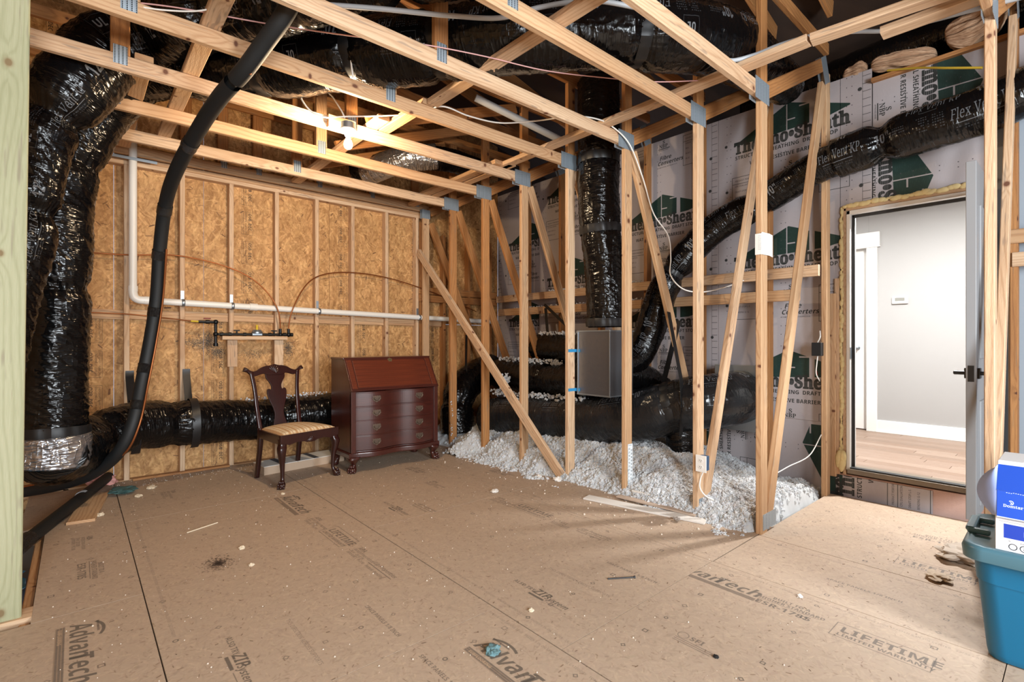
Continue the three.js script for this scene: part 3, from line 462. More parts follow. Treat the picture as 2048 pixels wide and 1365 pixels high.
const ductBump = dataTex(1024, 512, (u, v) => { const a = vnoise(u * 52 + v * 4, v * 9, 52, 9, 21), b = vnoise(u * 120, v * 20 + u * 8, 120, 20, 22), c = vnoise(u * 16, v * 40, 16, 40, 23); const k = Math.pow(1 - Math.abs(2 * a - 1), 2) * 0.6 + Math.pow(1 - Math.abs(2 * b - 1), 2) * 0.35 + Math.pow(1 - Math.abs(2 * c - 1), 3) * 0.3; const g = Math.min(255, 200 * k); return [g, g, g]; }, false);
ductBump.repeat.set(1.3, 1.6);
const map12 = ductPrint('12'), map10 = ductPrint('10');
const ductMat = (map) => phys({ map, roughness: 0.2, bumpMap: ductBump, bumpScale: 0.0035, specularIntensity: 0.75 });
const DM = { 12: ductMat(map12), 10: ductMat(map10), dusty: ductMat(ductPrint('10', 'rgb(34,35,37)')), plain: phys({ color: 0x09090a, roughness: 0.2, bumpMap: ductBump, bumpScale: 0.004, specularIntensity: 0.75 }), foil: std({ color: 0xb9bcc2, metalness: 0.9, roughness: 0.28, bumpMap: ductBump, bumpScale: 0.012 }) };
const sleeveSpan = 1.55, ringSpan = 1.36;               // metres of duct that one print sheet covers
function ductGeo(pts, rad, o = {}) {
  const c = curve(pts), L = c.getLength(), n = Math.max(24, Math.round(L / (o.step ?? 0.014))), m = o.ring ?? 84, fr = c.computeFrenetFrames(n, false), pos = [], uv = [], idx = [];
  const seed = o.seed ?? 1, amp = 0.62 * (o.amp ?? 0.011), pinch = o.pinch ?? [], rAt = typeof rad === 'function' ? rad : () => rad, flip = o.flip ? -1 : 1;
  // keep the print the right way round: frames start from world up
  let ref = new THREE.Vector3(0, 1, 0);
  for (let i = 0; i <= n; i++) {
    const t = i / n, s = t * L, p = c.getPointAt(t), T = fr.tangents[i]; if (i === 0 && Math.abs(T.y) > 0.9) ref.set(1, 0, 0);
    const N = ref.clone().sub(T.clone().multiplyScalar(ref.dot(T))).normalize(), B = T.clone().cross(N); ref = N.clone();
    let pin = 0, near = 0; for (const q of pinch) { const a = Math.abs(s - q * L); pin = Math.max(pin, Math.exp(-a * a / 0.0028)); near = Math.max(near, Math.exp(-a / 0.13)); }
    const r0 = rAt(t) * (1 - (o.pinchDepth ?? 0.13) * pin);
    for (let k = 0; k <= m; k++) {
      const a = (k % m) / m * 6.28318, ca = Math.cos(a), sa = Math.sin(a);
      let w = noise3.noise(ca * 0.9 + seed * 7.3, sa * 0.9, s * 21 + ca * 2.6), w2 = noise3.noise(ca * 1.7, sa * 1.7 + seed * 3.1, s * 46 + sa * 5), w3 = noise3.noise(ca * 9 + seed, sa * 9, s * 5), big = noise3.noise(ca * 1.1 + seed, sa * 1.1, s * 3.1 + 4);
      w = Math.pow(1 - Math.min(1, Math.abs(w) * 2.4), 2); w2 = Math.pow(1 - Math.min(1, Math.abs(w2) * 2.4), 2); w3 = Math.pow(1 - Math.min(1, Math.abs(w3) * 2.2), 2);
      const dr = amp * ((w - 0.35) * 0.8 * (1 - 0.5 * near) + (w2 - 0.3) * 0.45 + (w3 - 0.3) * (0.12 + 1.6 * near) + big * 1.5);
      const q = r0 + dr * Math.min(1, rAt(t) / 0.14), flat = o.sag ? 1 - o.sag * Math.max(0, -(N.y * ca + B.y * sa)) : 1;
      pos.push(p.x + (N.x * ca + B.x * sa) * q, p.y + (N.y * ca + B.y * sa) * q * flat, p.z + (N.z * ca + B.z * sa) * q);
      uv.push((flip * s + (o.uo ?? 0)) / sleeveSpan, (-flip * k / m * rAt(0.5) * 6.283 + (o.vo ?? 0)) / ringSpan);
    }
  }
  for (let i = 0; i < n; i++) for (let k = 0; k < m; k++) { const a = i * (m + 1) + k, b = a + m + 1; idx.push(a, a + 1, b, b, a + 1, b + 1); }
  for (const e of [0, 1]) { const p = c.getPointAt(e), k0 = pos.length / 3, row = e * n * (m + 1); pos.push(p.x, p.y, p.z); uv.push(0, 0); for (let k = 0; k < m; k++) e ? idx.push(k0, row + k, row + k + 1) : idx.push(k0, row + k + 1, row + k); }
  const g = geoFrom(pos, uv, idx);
  const nm = g.attributes.normal; for (let i = 0; i <= n; i++) { const a = i * (m + 1), b = a + m; for (const f of ['x', 'y', 'z']) { const F = f.toUpperCase(), v = (nm['get' + F](a) + nm['get' + F](b)) / 2; nm['set' + F](a, v); nm['set' + F](b, v); } }
  return { geo: g, at: (t) => c.getPointAt(t), tan: (t) => c.getTangentAt(t), L };
}
function band(parent, info, t, r, w, mat, name = 'tape_band') {   // a strap or tape ring round the duct
  const P = info.at(t), T = info.tan(t), pr = []; for (const [a, b] of [[-w / 2, 0.001], [-w / 2, 0.006], [0, 0.009], [w / 2, 0.006], [w / 2, 0.001]]) pr.push(new THREE.Vector2(r + b, a));
  const g = new THREE.LatheGeometry(pr, 64), p = g.attributes.position; for (let i = 0; i < p.count; i++) { const x = p.getX(i), z = p.getZ(i), k = 1 + 0.02 * Math.sin(Math.atan2(z, x) * 9 + t * 30) + 0.012 * Math.sin(Math.atan2(z, x) * 17); p.setX(i, x * k); p.setZ(i, z * k); }
  g.computeVertexNormals(); g.applyQuaternion(new THREE.Quaternion().setFromUnitVectors(new THREE.Vector3(0, 1, 0), T)); g.translate(P.x, P.y, P.z); return part(name, g, mat, parent);
}
function duct(label, pts, rad, o = {}) {
  const t = thing('flexible_duct', label, 'duct', pts[0]); const info = ductGeo(pts, rad, { seed: R() * 20, ...o });
  part('sleeve', info.geo, DM[o.mat ?? 10], t); const r = typeof rad === 'function' ? rad(0.5) : rad;
  for (const q of o.pinch ?? []) if (q > 0.01 && q < 0.99 && !o.noBand) band(t, info, q, r * (1 - (o.pinchDepth ?? 0.13)) + 0.004, 0.07, M.tapeBlack);
  return { t, info };
}
// left side: two risers, their cross runs, and the run along the foot of the back wall
duct('big black duct sweeping up behind the upper left chords, lettered twelve inch', [[-0.36, 1.0, 3.9], [-0.3, 1.35, 3.9], [-0.235, 1.7, 3.9], [-0.2, 1.93, 3.9], [-0.165, 2.2, 3.9], [-0.125, 2.43, 3.9], [0.01, 2.74, 3.9], [0.15, 3.0, 3.92], [0.38, 3.13, 3.85], [0.55, 3.14, 3.42], [0.8, 3.14, 3.0], [1.05, 3.16, 2.6], [1.35, 3.2, 2.25], [1.75, 3.22, 1.9]], (t) => t < 0.29 ? 0.135 : t < 0.36 ? 0.135 + (t - 0.29) * 0.8 : t < 0.5 ? 0.195 : 0.2, { mat: 12, noBand: true, pinchDepth: 0.3, pinch: [0.2, 0.318, 0.62, 0.86], vo: 0.1, uo: 0.55, amp: 0.014 });
{ const { t, info } = duct('tall black duct standing at the left end of the strand-board wall', [[-0.12, 0.42, 4.5], [-0.115, 0.8, 4.52], [-0.11, 1.3, 4.52], [-0.1, 1.85, 4.52], [-0.07, 2.3, 4.52], [0.02, 2.62, 4.5], [0.14, 2.85, 4.46], [0.3, 3.02, 4.24], [0.46, 3.06, 4.06], [0.58, 3.06, 3.94]], 0.186, { mat: 'plain', pinch: [0.36, 0.625], amp: 0.014, noBand: true, vo: 0.4 });
  const g = ductGeo([[-0.13, 0.4, 4.5], [-0.12, 0.5, 4.5], [-0.12, 0.6, 4.5]], 0.2, { seed: 4, amp: 0.012, step: 0.01 }); part('foil_collar', g.geo, DM.foil, t, null, 'silver foil collar at the foot of the duct'); band(t, info, 0.06, 0.19, 0.08, M.tapeBlack, 'mastic_band'); }
{ const { t } = duct('long black duct hung by straps along the foot of the strand-board wall', [[-0.135, 0.5, 4.42], [-0.1, 0.44, 4.58], [0.08, 0.48, 4.83], [0.34, 0.53, 5.02], [0.75, 0.5, 5.16], [1.1, 0.47, 5.26], [1.45, 0.45, 5.29], [1.95, 0.47, 5.29], [2.5, 0.47, 5.29], [2.95, 0.48, 5.28], [3.16, 0.5, 5.24]], 0.198, { mat: 'plain', pinch: [0.15, 0.3, 0.56, 0.72], noBand: true, amp: 0.013, sag: 0.06 });
  for (const [x, d, y] of [[0.355, 5.03, 0.53], [0.775, 5.17, 0.5]]) { // hanger straps from the studs
    const pts = []; for (let k = -6; k <= 12; k++) { const a = -k / 12 * Math.PI * 0.95 + Math.PI * 0.5; pts.push([x, y + Math.sin(a) * 0.216, d - Math.cos(a) * 0.216]); }
    const path = [[x, 0.96, 5.502], [x, 0.9, 5.498], ...pts.slice(2)]; const pos = [], uv = [], idx = []; path.forEach((p, i) => { for (const s of [-0.03, 0.03]) { pos.push(p[0] + s, p[1], -p[2]); uv.push(s, i); } if (i) { const k = i * 2; idx.push(k - 2, k - 1, k, k, k - 1, k + 1); } });
    part('hanger_strap', geoFrom(pos, uv, idx), M.tapeBlack, t); } }
// cross run above the chords, lettered upside down
duct('long black duct lying on the chords across the middle, lettering upside down', [[0.6, 3.05, 3.92], [0.98, 3.04, 3.52], [1.32, 3.06, 3.12], [1.66, 3.05, 2.7], [1.98, 3.05, 2.27], [2.3, 3.06, 1.97], [2.6, 3.07, 1.73], [2.95, 3.12, 1.6], [3.3, 3.18, 1.57], [3.75, 3.22, 1.575], [4.3, 3.26, 1.58]], (t) => t > 0.8 ? 0.205 - (t - 0.8) * 0.35 : 0.205, { mat: 10, pinch: [0.1, 0.24, 0.36, 0.615], pinchDepth: 0.16, flip: true, vo: 0.2, uo: 0.35, amp: 0.011 });
// riser behind the posts down to the sheet-metal box
duct('upright black duct behind the posts rising from the sheet-metal box', [[3.52, 1.34, 2.78], [3.515, 1.6, 2.78], [3.49, 1.95, 2.79], [3.455, 2.2, 2.8], [3.44, 2.55, 2.8], [3.44, 2.9, 2.8], [3.44, 3.2, 2.8], [3.44, 3.48, 2.8]], (t) => t < 0.35 ? 0.165 + t * 0.03 : 0.178, { mat: 'plain', pinch: [0.02, 0.4, 0.68], pinchDepth: 0.06, amp: 0.012 });
// branch climbing along the printed wall and over the door
duct('slim black duct climbing along the printed wall and passing over the door', [[3.72, 0.98, 2.76], [3.9, 1.08, 2.72], [3.99, 1.28, 2.66], [4.02, 1.5, 2.6], [4.08, 1.72, 2.55], [4.16, 1.97, 2.4], [4.25, 2.22, 2.14], [4.33, 2.39, 1.78], [4.35, 2.58, 1.36], [4.345, 2.645, 0.86], [4.34, 2.68, 0.46], [4.36, 2.75, 0.2], [4.38, 2.86, -0.2], [4.38, 2.95, -0.8]], (t) => t < 0.22 ? 0.135 : t < 0.4 ? 0.128 : t < 0.55 ? 0.125 : 0.15, { mat: 10, pinch: [0.225, 0.42, 0.615, 0.83], pinchDepth: 0.3, vo: 0.55, uo: 0.3, amp: 0.008 });
// low runs in the insulation behind the posts
duct('large low black duct bulging out behind the outlet post, lettered ten inch', [[3.75, 0.3, 4.7], [3.78, 0.36, 4.3], [3.8, 0.4, 3.65], [3.8, 0.46, 3.1], [3.79, 0.52, 2.82], [3.81, 0.58, 2.55], [3.87, 0.65, 2.36], [4.0, 0.71, 2.12], [4.18, 0.73, 2.0], [4.355, 0.74, 1.98]], 0.225, { mat: 'dusty', pinch: [0.78], vo: 0.62, uo: 0.2, pinchDepth: 0.08, amp: 0.01 });
duct('middle black duct dusted with white fluff left of the sheet-metal box', [[4.1, 0.8, 4.95], [4.05, 0.82, 4.7], [4.0, 0.8, 4.3], [3.96, 0.78, 3.75], [3.8, 0.85, 3.25], [3.62, 0.95, 3.02]], 0.19, { mat: 'plain', pinch: [0.5], pinchDepth: 0.1, noBand: true });
duct('short black duct stub strapped up left of the sheet-metal box', [[4.22, 1.13, 4.34], [4.16, 1.14, 4.0], [4.02, 1.12, 3.5], [3.8, 1.1, 3.15], [3.68, 1.08, 3.02]], 0.175, { mat: 'plain', pinch: [0.02], noBand: true });
duct('black duct sloping from the sheet-metal box down behind the outlet post', [[3.69, 0.9, 2.78], [3.95, 0.88, 2.76], [4.15, 0.82, 2.74], [4.35, 0.72, 2.7]], (t) => 0.15 - t * 0.03, { mat: 'plain' });
duct('black duct elbow dropping into the white insulation near the outlet post', [[4.02, 0.62, 2.3], [4.0, 0.45, 2.33], [4.0, 0.25, 2.34], [4.0, -0.02, 2.35]], 0.125, { mat: 'plain' });
duct('black duct bundle hanging behind the posts right of the desk', [[3.5, 0.1, 5.02], [3.52, 0.38, 5.06], [3.62, 0.62, 5.1], [3.9, 0.78, 5.16], [4.2, 0.85, 5.2]], 0.2, { mat: 'plain', pinch: [0.3], noBand: true, amp: 0.014 });
duct('dark duct lying above the top edge of the printed wall at upper right', [[5.0, 3.42, 2.2], [5.0, 3.48, 1.5], [5.0, 3.52, 1.0], [5.0, 3.56, 0.5], [5.0, 3.6, -0.3]], 0.17, { mat: 'plain' });
duct('black duct ends with a taped boot above the gable chord left of centre', [[2.25, 3.0, 5.1], [2.45, 3.06, 4.72], [2.72, 3.1, 4.45], [3.0, 3.12, 4.4], [3.5, 3.14, 4.5]], 0.12, { mat: 'plain' });
{ const t = thing('foil_duct', 'small silver foil duct piece above the farthest chords near the posts', 'duct', [2.5, 3.06, 4.6]); const g = ductGeo([[2.3, 2.98, 4.98], [2.52, 3.07, 4.56], [2.8, 3.12, 4.4]], 0.128, { seed: 3, amp: 0.006 }); part('foil_sleeve', g.geo, DM.foil, t); }
// sheet-metal boxes
{ const t = thing('plenum_box', 'grey sheet-metal duct box wrapped in clear film between the posts', 'duct box', [3.5, 0.745, 2.8]); const sm = std({ color: 0x77787c, metalness: 0.8, roughness: 0.33, bumpMap: fineBump, bumpScale: 0.0004 });
  boxAt('housing', t, sm, 3.352, 3.675, 0.748, 1.31, 2.61, 2.96, 0.004); for (const y of [0.748, 1.3]) boxAt('flange', t, M.steel, 3.344, 3.683, y, y + 0.012, 2.602, 2.968, 0.002);
  for (const d of [2.605, 2.955]) boxAt('corner_seam', t, M.steel, 3.345, 3.354, 0.75, 1.31, d, d + 0.01, 0.001);
  const pos = [], uv = [], idx = []; for (let i = 0; i <= 30; i++) for (let k = 0; k <= 30; k++) { const e = 0.006 + 0.004 * noise3.noise(i * 0.6, k * 0.5, 2) + 0.003 * noise3.noise(i * 1.4, k * 1.3, 9); pos.push(3.349 - e, 0.8 + 0.47 * i / 30 + 0.006 * noise3.noise(k * 0.8, i > 15 ? 4 : 7, 1), -(2.635 + 0.3 * k / 30)); uv.push(k / 30, i / 30); if (i && k) { const b = i * 31 + k; idx.push(b - 32, b - 31, b, b - 32, b, b - 1); } }
  part('clear_film', geoFrom(pos, uv, idx), phys({ color: 0xffffff, transmission: 1, thickness: 0, roughness: 0.12, ior: 1.4 }), t); }
for (const [y, l] of [[1.135, 'upper'], [0.79, 'lower']]) { const g = merge([new THREE.BoxGeometry(0.1, 0.026, 0.0015).translate(3.3, y, -2.982), new THREE.BoxGeometry(0.0015, 0.026, 0.05).translate(3.348, y, -2.958)]); single('tape_strip', `${l} of the two blue tape strips at the left edge of the sheet-metal box`, 'tape', g, M.blueTape); }
{ const t = thing('wall_boot', 'sheet-metal boot box at the printed wall where the large low duct ends', 'duct box', [4.45, 0.45, 2.0]); boxAt('housing', t, M.steel, 4.36, 4.585, 0.45, 1.0, 1.8, 2.2, 0.004); boxAt('flange', t, M.steel, 4.35, 4.365, 0.44, 1.01, 1.79, 2.21, 0.002); }
// black webbing straps hung behind the posts
function strap(label, a, b, w = 0.045) { const t = thing('hanger_strap', label, 'strap', a); const m = stick('strap', t, a, b, w, 0.003, M.tapeBlack, [0, 0, 1]); m.name = 'webbing'; }
{ const t = thing('hanger_strap', 'dark strap looping from the diagonal web over the front of the large low duct', 'strap', [3.84, 1.46, 2.36]); stick('webbing', t, [3.84, 1.47, 2.362], [3.765, 0.9, 2.2], 0.05, 0.003, M.tapeBlack, [1, 0, 0]); stick('webbing', t, [3.765, 0.9, 2.2], [3.715, 0.68, 2.16], 0.05, 0.003, M.tapeBlack, [1, 0, 0]); stick('webbing', t, [3.715, 0.68, 2.16], [3.76, 0.44, 2.2], 0.05, 0.003, M.tapeBlack, [1, 0, 0]); }
strap('long dark strap reaching down beside the diagonal web left of the outlet post', [4.0, 1.4, 2.36], [3.98, 0.85, 2.5], 0.05);
strap('steeper black strap holding the short duct stub', [4.28, 1.62, 4.3], [4.2, 1.0, 4.15]); strap('slanting black strap above the short duct stub', [4.26, 1.66, 4.3], [4.2, 1.3, 3.75], 0.035); strap('black strap holding the slim climbing duct at the post beside the door', [4.44, 2.72, 1.33], [4.36, 2.5, 1.33], 0.05);
strap('dark strap hanging behind the farthest post right of the desk', [3.72, 1.3, 5.15], [3.6, 0.62, 5.0]);

// ---------------------------------------------------------------- pipes on the back wall
{ const t = thing('drain_pipe', 'white plastic drain pipe running down and then along the strand-board wall', 'pipe', [0.375, 1.57, 5.46]); const D = 5.462, r = 0.03;
  part('riser', cylBetween([0.375, 1.66, D], [0.375, 3.45, D], r, 24), M.pvc, t); part('run', cylBetween([0.46, 1.578, D], [4.45, 1.485, D], r, 24), M.pvc, t);
  part('elbow', tubeGeo([[0.375, 1.67, D], [0.376, 1.635, D], [0.387, 1.6, D], [0.415, 1.582, D], [0.47, 1.578, D]], r + 0.004, 30, 20), M.pvc, t); part('hub', cylBetween([0.375, 1.655, D], [0.375, 1.7, D], r + 0.006, 24), M.pvc, t); part('hub', cylBetween([0.455, 1.579, D], [0.5, 1.578, D], r + 0.006, 24), M.pvc, t); part('coupling', cylBetween([1.3, 1.56, D], [1.37, 1.558, D], r + 0.006, 24), M.pvc, t);
  for (const [x, y] of [[0.745, 1.571], [1.15, 1.56], [1.985, 1.541], [3.225, 1.513]]) { const g = new THREE.TorusGeometry(0.0325, 0.004, 6, 28); g.scale(1, 1, 3.5); g.rotateY(Math.PI / 2); g.translate(x, y, -D); part('pipe_strap', merge([g, new THREE.BoxGeometry(0.026, 0.09, 0.003).translate(x, y + 0.07, -5.509)]), M.steel, t); }
  part('pipe_strap', merge([new THREE.BoxGeometry(0.34, 0.024, 0.003).translate(0.375, 2.80, -5.425), new THREE.TorusGeometry(0.032, 0.004, 6, 28).rotateX(Math.PI / 2).translate(0.375, 2.8, -D)]), M.steel, t); }
{ const t = thing('gas_manifold', 'black iron gas manifold with valves and a yellow tag on a small wooden shelf', 'gas pipes', [1.35, 1.27, 5.43]); const D = 5.43, r = 0.013, y = 1.285;
  part('pipe', merge([cylBetween([1.02, y, D], [1.7, y, D], r, 14), cylBetween([1.0, 1.18, D], [1.0, 1.4, D], r, 14), cylBetween([0.86, 1.4, D], [1.0, 1.4, D], r, 14)]), M.blackIron, t);
  const fit = []; for (const p of [[1.0, 1.4], [1.0, y], [1.58, y], [1.66, y]]) { fit.push(new THREE.SphereGeometry(0.023, 14, 10).translate(p[0], p[1], -D)); } for (const x of [1.05, 1.12, 1.25, 1.48, 1.62, 1.69]) fit.push(cylBetween([x - 0.013, y, D], [x + 0.013, y, D], 0.019, 14)); fit.push(cylBetween([1.0, 1.17, D], [1.0, 1.2, D], 0.021, 14), cylBetween([0.92, 1.4, D], [0.95, 1.4, D], 0.019, 14), cylBetween([1.58, y, D], [1.58, y + 0.06, D], 0.014, 12), cylBetween([1.66, y, D], [1.66, y + 0.06, D], 0.014, 12)); part('fittings', merge(fit), M.blackIron, t);
  for (const x of [1.18, 1.52]) part('valve_handle', merge([new RoundedBoxGeometry(0.055, 0.012, 0.016, 2, 0.004).translate(x, y + 0.038, -D), new THREE.CylinderGeometry(0.007, 0.007, 0.035, 10).translate(x, y + 0.02, -D)]), M.blackIron, t);
  part('regulator', merge([new THREE.CylinderGeometry(0.05, 0.05, 0.012, 28).translate(1.36, y + 0.018, -D), new THREE.CylinderGeometry(0.036, 0.05, 0.022, 28).translate(1.36, y + 0.035, -D), new RoundedBoxGeometry(0.1, 0.03, 0.05, 2, 0.01).translate(1.36, y, -D)]), M.steel, t); part('tag', new THREE.CylinderGeometry(0.011, 0.011, 0.05, 14).translate(1.36, y + 0.07, -D), M.yellowPipe, t, null, 'yellow cap'); part('inlet', cylBetween([0.8, 1.404, D], [0.87, 1.401, D], 0.008, 10), M.yellowPipe, t, null, 'yellow fitting');
  part('red_handle', new RoundedBoxGeometry(0.06, 0.01, 0.014, 2, 0.004).translate(0.93, 1.432, -D), std({ color: 0x7a2420, roughness: 0.5 }), t, null, 'dull red lever'); }
{ const t = thing('pipe_shelf', 'narrow wooden shelf under the gas manifold on two short uprights', 'shelf', [1.38, 0.7, 5.45]); stick('shelf_board', t, [1.05, 1.25, 5.45], [1.64, 1.25, 5.45], 0.036, 0.11, M.pine); stick('upright', t, [1.152, 0.97, 5.49], [1.152, 1.23, 5.49], 0.088, 0.036, M.pine, [1, 0, 0]); stick('upright', t, [1.58, 0.6, 5.49], [1.58, 1.23, 5.49], 0.088, 0.036, M.pine, [1, 0, 0]); }
{ const c = (label, pts, r = 0.0065) => single('gas_tube', label, 'tube', tubeGeo(pts, r, 90, 8), M.copper);
  c('thin gas tube arching over the white pipe from the left down to the manifold', [[-0.05, 1.96, 5.5], [0.335, 1.972, 5.495], [0.72, 2.005, 5.49], [1.12, 1.935, 5.48], [1.32, 1.84, 5.46], [1.46, 1.7, 5.42], [1.545, 1.55, 5.41], [1.575, 1.42, 5.42], [1.58, 1.34, 5.43]]);
  c('thin gas tube arching from the manifold to the right across the studs', [[1.66, 1.34, 5.43], [1.67, 1.45, 5.42], [1.7, 1.56, 5.41], [1.78, 1.72, 5.44], [1.88, 1.85, 5.47], [2.0, 1.93, 5.49], [2.2, 1.985, 5.495], [2.5, 2.0, 5.495], [2.81, 1.975, 5.495], [3.2, 1.9, 5.49], [3.6, 1.79, 5.47], [4.1, 1.62, 5.45]]);
  c('thin gas tube running from the left into the yellow fitting', [[-0.1, 1.458, 5.49], [0.335, 1.455, 5.495], [0.6, 1.43, 5.48], [0.81, 1.404, 5.43]], 0.005); }
// insulated line set and its bare copper mate
{ const t = thing('line_set', 'thick black foam-insulated line drooping from the ceiling past the ducts to the floor', 'pipe', [0.4, 0.6, 4.5]); const pts = [[0.83, 2.99, 2.47], [0.775, 2.83, 2.57], [0.715, 2.72, 2.74], [0.66, 2.63, 2.9], [0.61, 2.58, 3.12], [0.565, 2.51, 3.48], [0.5, 2.34, 4.0], [0.482, 2.2, 4.3], [0.47, 1.9, 4.52], [0.46, 1.53, 4.64], [0.425, 1.22, 4.68], [0.375, 0.92, 4.66], [0.31, 0.6, 4.58], [0.24, 0.42, 4.62], [0.1, 0.25, 4.8], [-0.08, 0.16, 4.98], [-0.3, 0.11, 5.15], [-0.6, 0.1, 5.2]];
  const full = curve(pts), cut = 0.135, mk = (a, b, r, n) => new THREE.TubeGeometry(new THREE.CatmullRomCurve3(Array.from({ length: 40 }, (_, i) => full.getPointAt(a + (b - a) * i / 39))), n, r, 22, false);
  part('foam_sleeve', mk(0, cut - 0.004, 0.043, 60), M.rubber, t); part('foam_sleeve', mk(cut + 0.004, 1, 0.043, 260), M.rubber, t); part('suction_tube', mk(cut - 0.03, cut + 0.03, 0.024, 20), M.rubber, t);
  for (const q of [0.275, 0.415, 0.485, 0.57, 0.655, 0.71]) { const P = full.getPointAt(q), T = full.getTangentAt(q), g = new THREE.CylinderGeometry(0.047, 0.047, 0.07, 24, 4, true), p = g.attributes.position; for (let i = 0; i < p.count; i++) { const k = 1 + 0.07 * noise3.noise(p.getX(i) * 60, p.getY(i) * 60 + q * 90, p.getZ(i) * 60); p.setX(i, p.getX(i) * k); p.setZ(i, p.getZ(i) * k); } g.computeVertexNormals(); g.applyQuaternion(new THREE.Quaternion().setFromUnitVectors(new THREE.Vector3(0, 1, 0), T)); g.translate(P.x, P.y, P.z); part('tape_wrap', g, phys({ color: 0x0b0b0c, roughness: 0.2, bumpMap: ductBump, bumpScale: 0.004 }), t); }
  const side = pts.slice(8).map((p, i) => [p[0] + 0.036, p[1] + (i > 5 ? 0.045 : 0), p[2] - 0.044]); part('liquid_tube', tubeGeo(side, 0.0075, 160, 8), M.copper, t); part('liquid_tube', tubeGeo([[0.72, 2.83, 2.6], [0.63, 2.63, 2.88]].map((p) => [p[0] + 0.05, p[1] - 0.02, p[2] - 0.02]), 0.009, 20, 8), M.copper, t); }
{ const t = thing('floor_pipe', 'black drain pipe lying across the left edge of the floor with a small saddle', 'pipe', [0, 0.05, 4.8]); const a = [-0.26, 0.02, 4.05], b = [0.205, 0.075, 5.42]; part('pipe', cylBetween(a, b, 0.04, 26), M.rubber, t); part('rough_end', cylBetween([-0.27, 0.015, 4.02], [-0.215, 0.025, 4.2], 0.046, 20), phys({ color: 0x141416, roughness: 0.3, bumpMap: ductBump, bumpScale: 0.01 }), t); part('saddle', cylBetween([0.03, 0.055, 4.92], [0.043, 0.057, 4.96], 0.0425, 24), M.greyPlastic, t, null, 'grey saddle'); }
// cables
const cable = (name, label, pts, r, mat, n = 120) => single(name, label, 'cable', tubeGeo(pts, r, n, 8), mat);
cable('lamp_cable', 'white cable looping from the lamp box along the chords and down to the printed wall', [[1.31, 2.99, 3.5], [1.2, 2.98, 3.53], [1.15, 2.92, 3.53], [1.2, 2.81, 3.5], [1.275, 2.765, 3.46], [1.44, 2.81, 3.45], [1.65, 2.86, 3.4], [1.86, 2.87, 3.2], [1.93, 2.86, 2.96], [2.15, 2.855, 2.95], [2.4, 2.86, 2.9], [2.58, 2.865, 2.72], [2.75, 2.86, 2.45], [2.95, 2.866, 2.38], [3.07, 2.85, 2.37], [3.25, 2.77, 2.352], [3.44, 2.54, 2.352], [3.6, 2.27, 2.352], [3.75, 2.1, 2.31], [3.82, 1.92, 2.33], [3.8, 1.78, 2.32], [3.86, 1.66, 2.24], [3.95, 1.63, 2.12], [4.05, 1.67, 1.95], [4.15, 1.72, 1.86]], 0.0055, M.wire, 260);
cable('lamp_cable', 'short white cable dropping from the chord into the lamp box', [[1.29, 3.0, 3.52], [1.36, 2.95, 3.5], [1.38, 2.92, 3.49], [1.42, 2.85, 3.47], [1.435, 2.8, 3.45]], 0.0055, M.wire, 50);
cable('signal_wire', 'thin pink wire strung over the chords across the ceiling', [[0.1, 2.86, 3.1], [0.35, 2.87, 2.97], [0.75, 2.855, 2.77], [1.11, 2.86, 2.6], [1.45, 2.86, 2.41], [1.75, 2.85, 2.27], [2.1, 2.83, 2.12], [2.47, 2.85, 1.96], [2.75, 2.85, 1.78], [2.97, 2.87, 1.62]], 0.0035, M.pinkWire);
cable('signal_wire', 'pale thin wire beside the pink wire at upper left', [[0.1, 2.84, 3.06], [0.32, 2.83, 2.95], [0.5, 2.86, 2.84], [0.62, 2.95, 2.7]], 0.004, M.wire, 40);
cable('conduit', 'grey flexible conduit looping over the nearest chords', [[0.6, 2.95, 2.75], [0.86, 2.93, 2.6], [1.18, 2.92, 2.37], [1.48, 2.925, 2.19], [1.7, 2.93, 2.03], [1.82, 2.96, 1.88], [1.98, 2.96, 1.67], [2.14, 2.95, 1.56], [2.28, 2.945, 1.5], [2.56, 2.93, 1.44], [2.79, 2.905, 1.42], [2.93, 2.89, 1.4], [3.02, 2.91, 1.3], [3.1, 2.95, 1.18], [3.3, 3.03, 1.05], [3.6, 3.11, 0.92], [3.7, 3.1, 0.8], [3.7, 3.06, 0.6], [3.7, 3.03, 0.4], [3.7, 3.0, 0.2]], 0.0125, M.greyPlastic, 220);
cable('duct_cable', 'pale cable hanging down the duct behind the middle chords', [[1.36, 3.32, 2.95], [1.27, 3.1, 2.92], [1.27, 2.95, 2.96], [1.3, 2.86, 3.0]], 0.006, M.wire, 40);
cable('outlet_cable', 'pale cable sagging from the switch box post into the white insulation', [[4.44, 0.48, 1.38], [4.3, 0.33, 1.42], [4.1, 0.26, 1.5], [3.9, 0.2, 1.56]], 0.004, M.wire, 40);
cable('yellow_cable', 'yellow cable drooping from the insulation roll at upper right', [[4.57, 3.24, 0.98], [4.5, 3.16, 0.8], [4.4, 3.05, 0.62], [4.35, 2.96, 0.44]], 0.008, std({ color: 0xc9a93a, roughness: 0.5 }), 40);
single('downlight_strip', 'pale diagonal tube behind the upper chords near the upright duct', 'pipe', cylBetween([2.55, 3.28, 3.4], [3.3, 3.02, 3.1], 0.03, 16), M.greyPlastic);

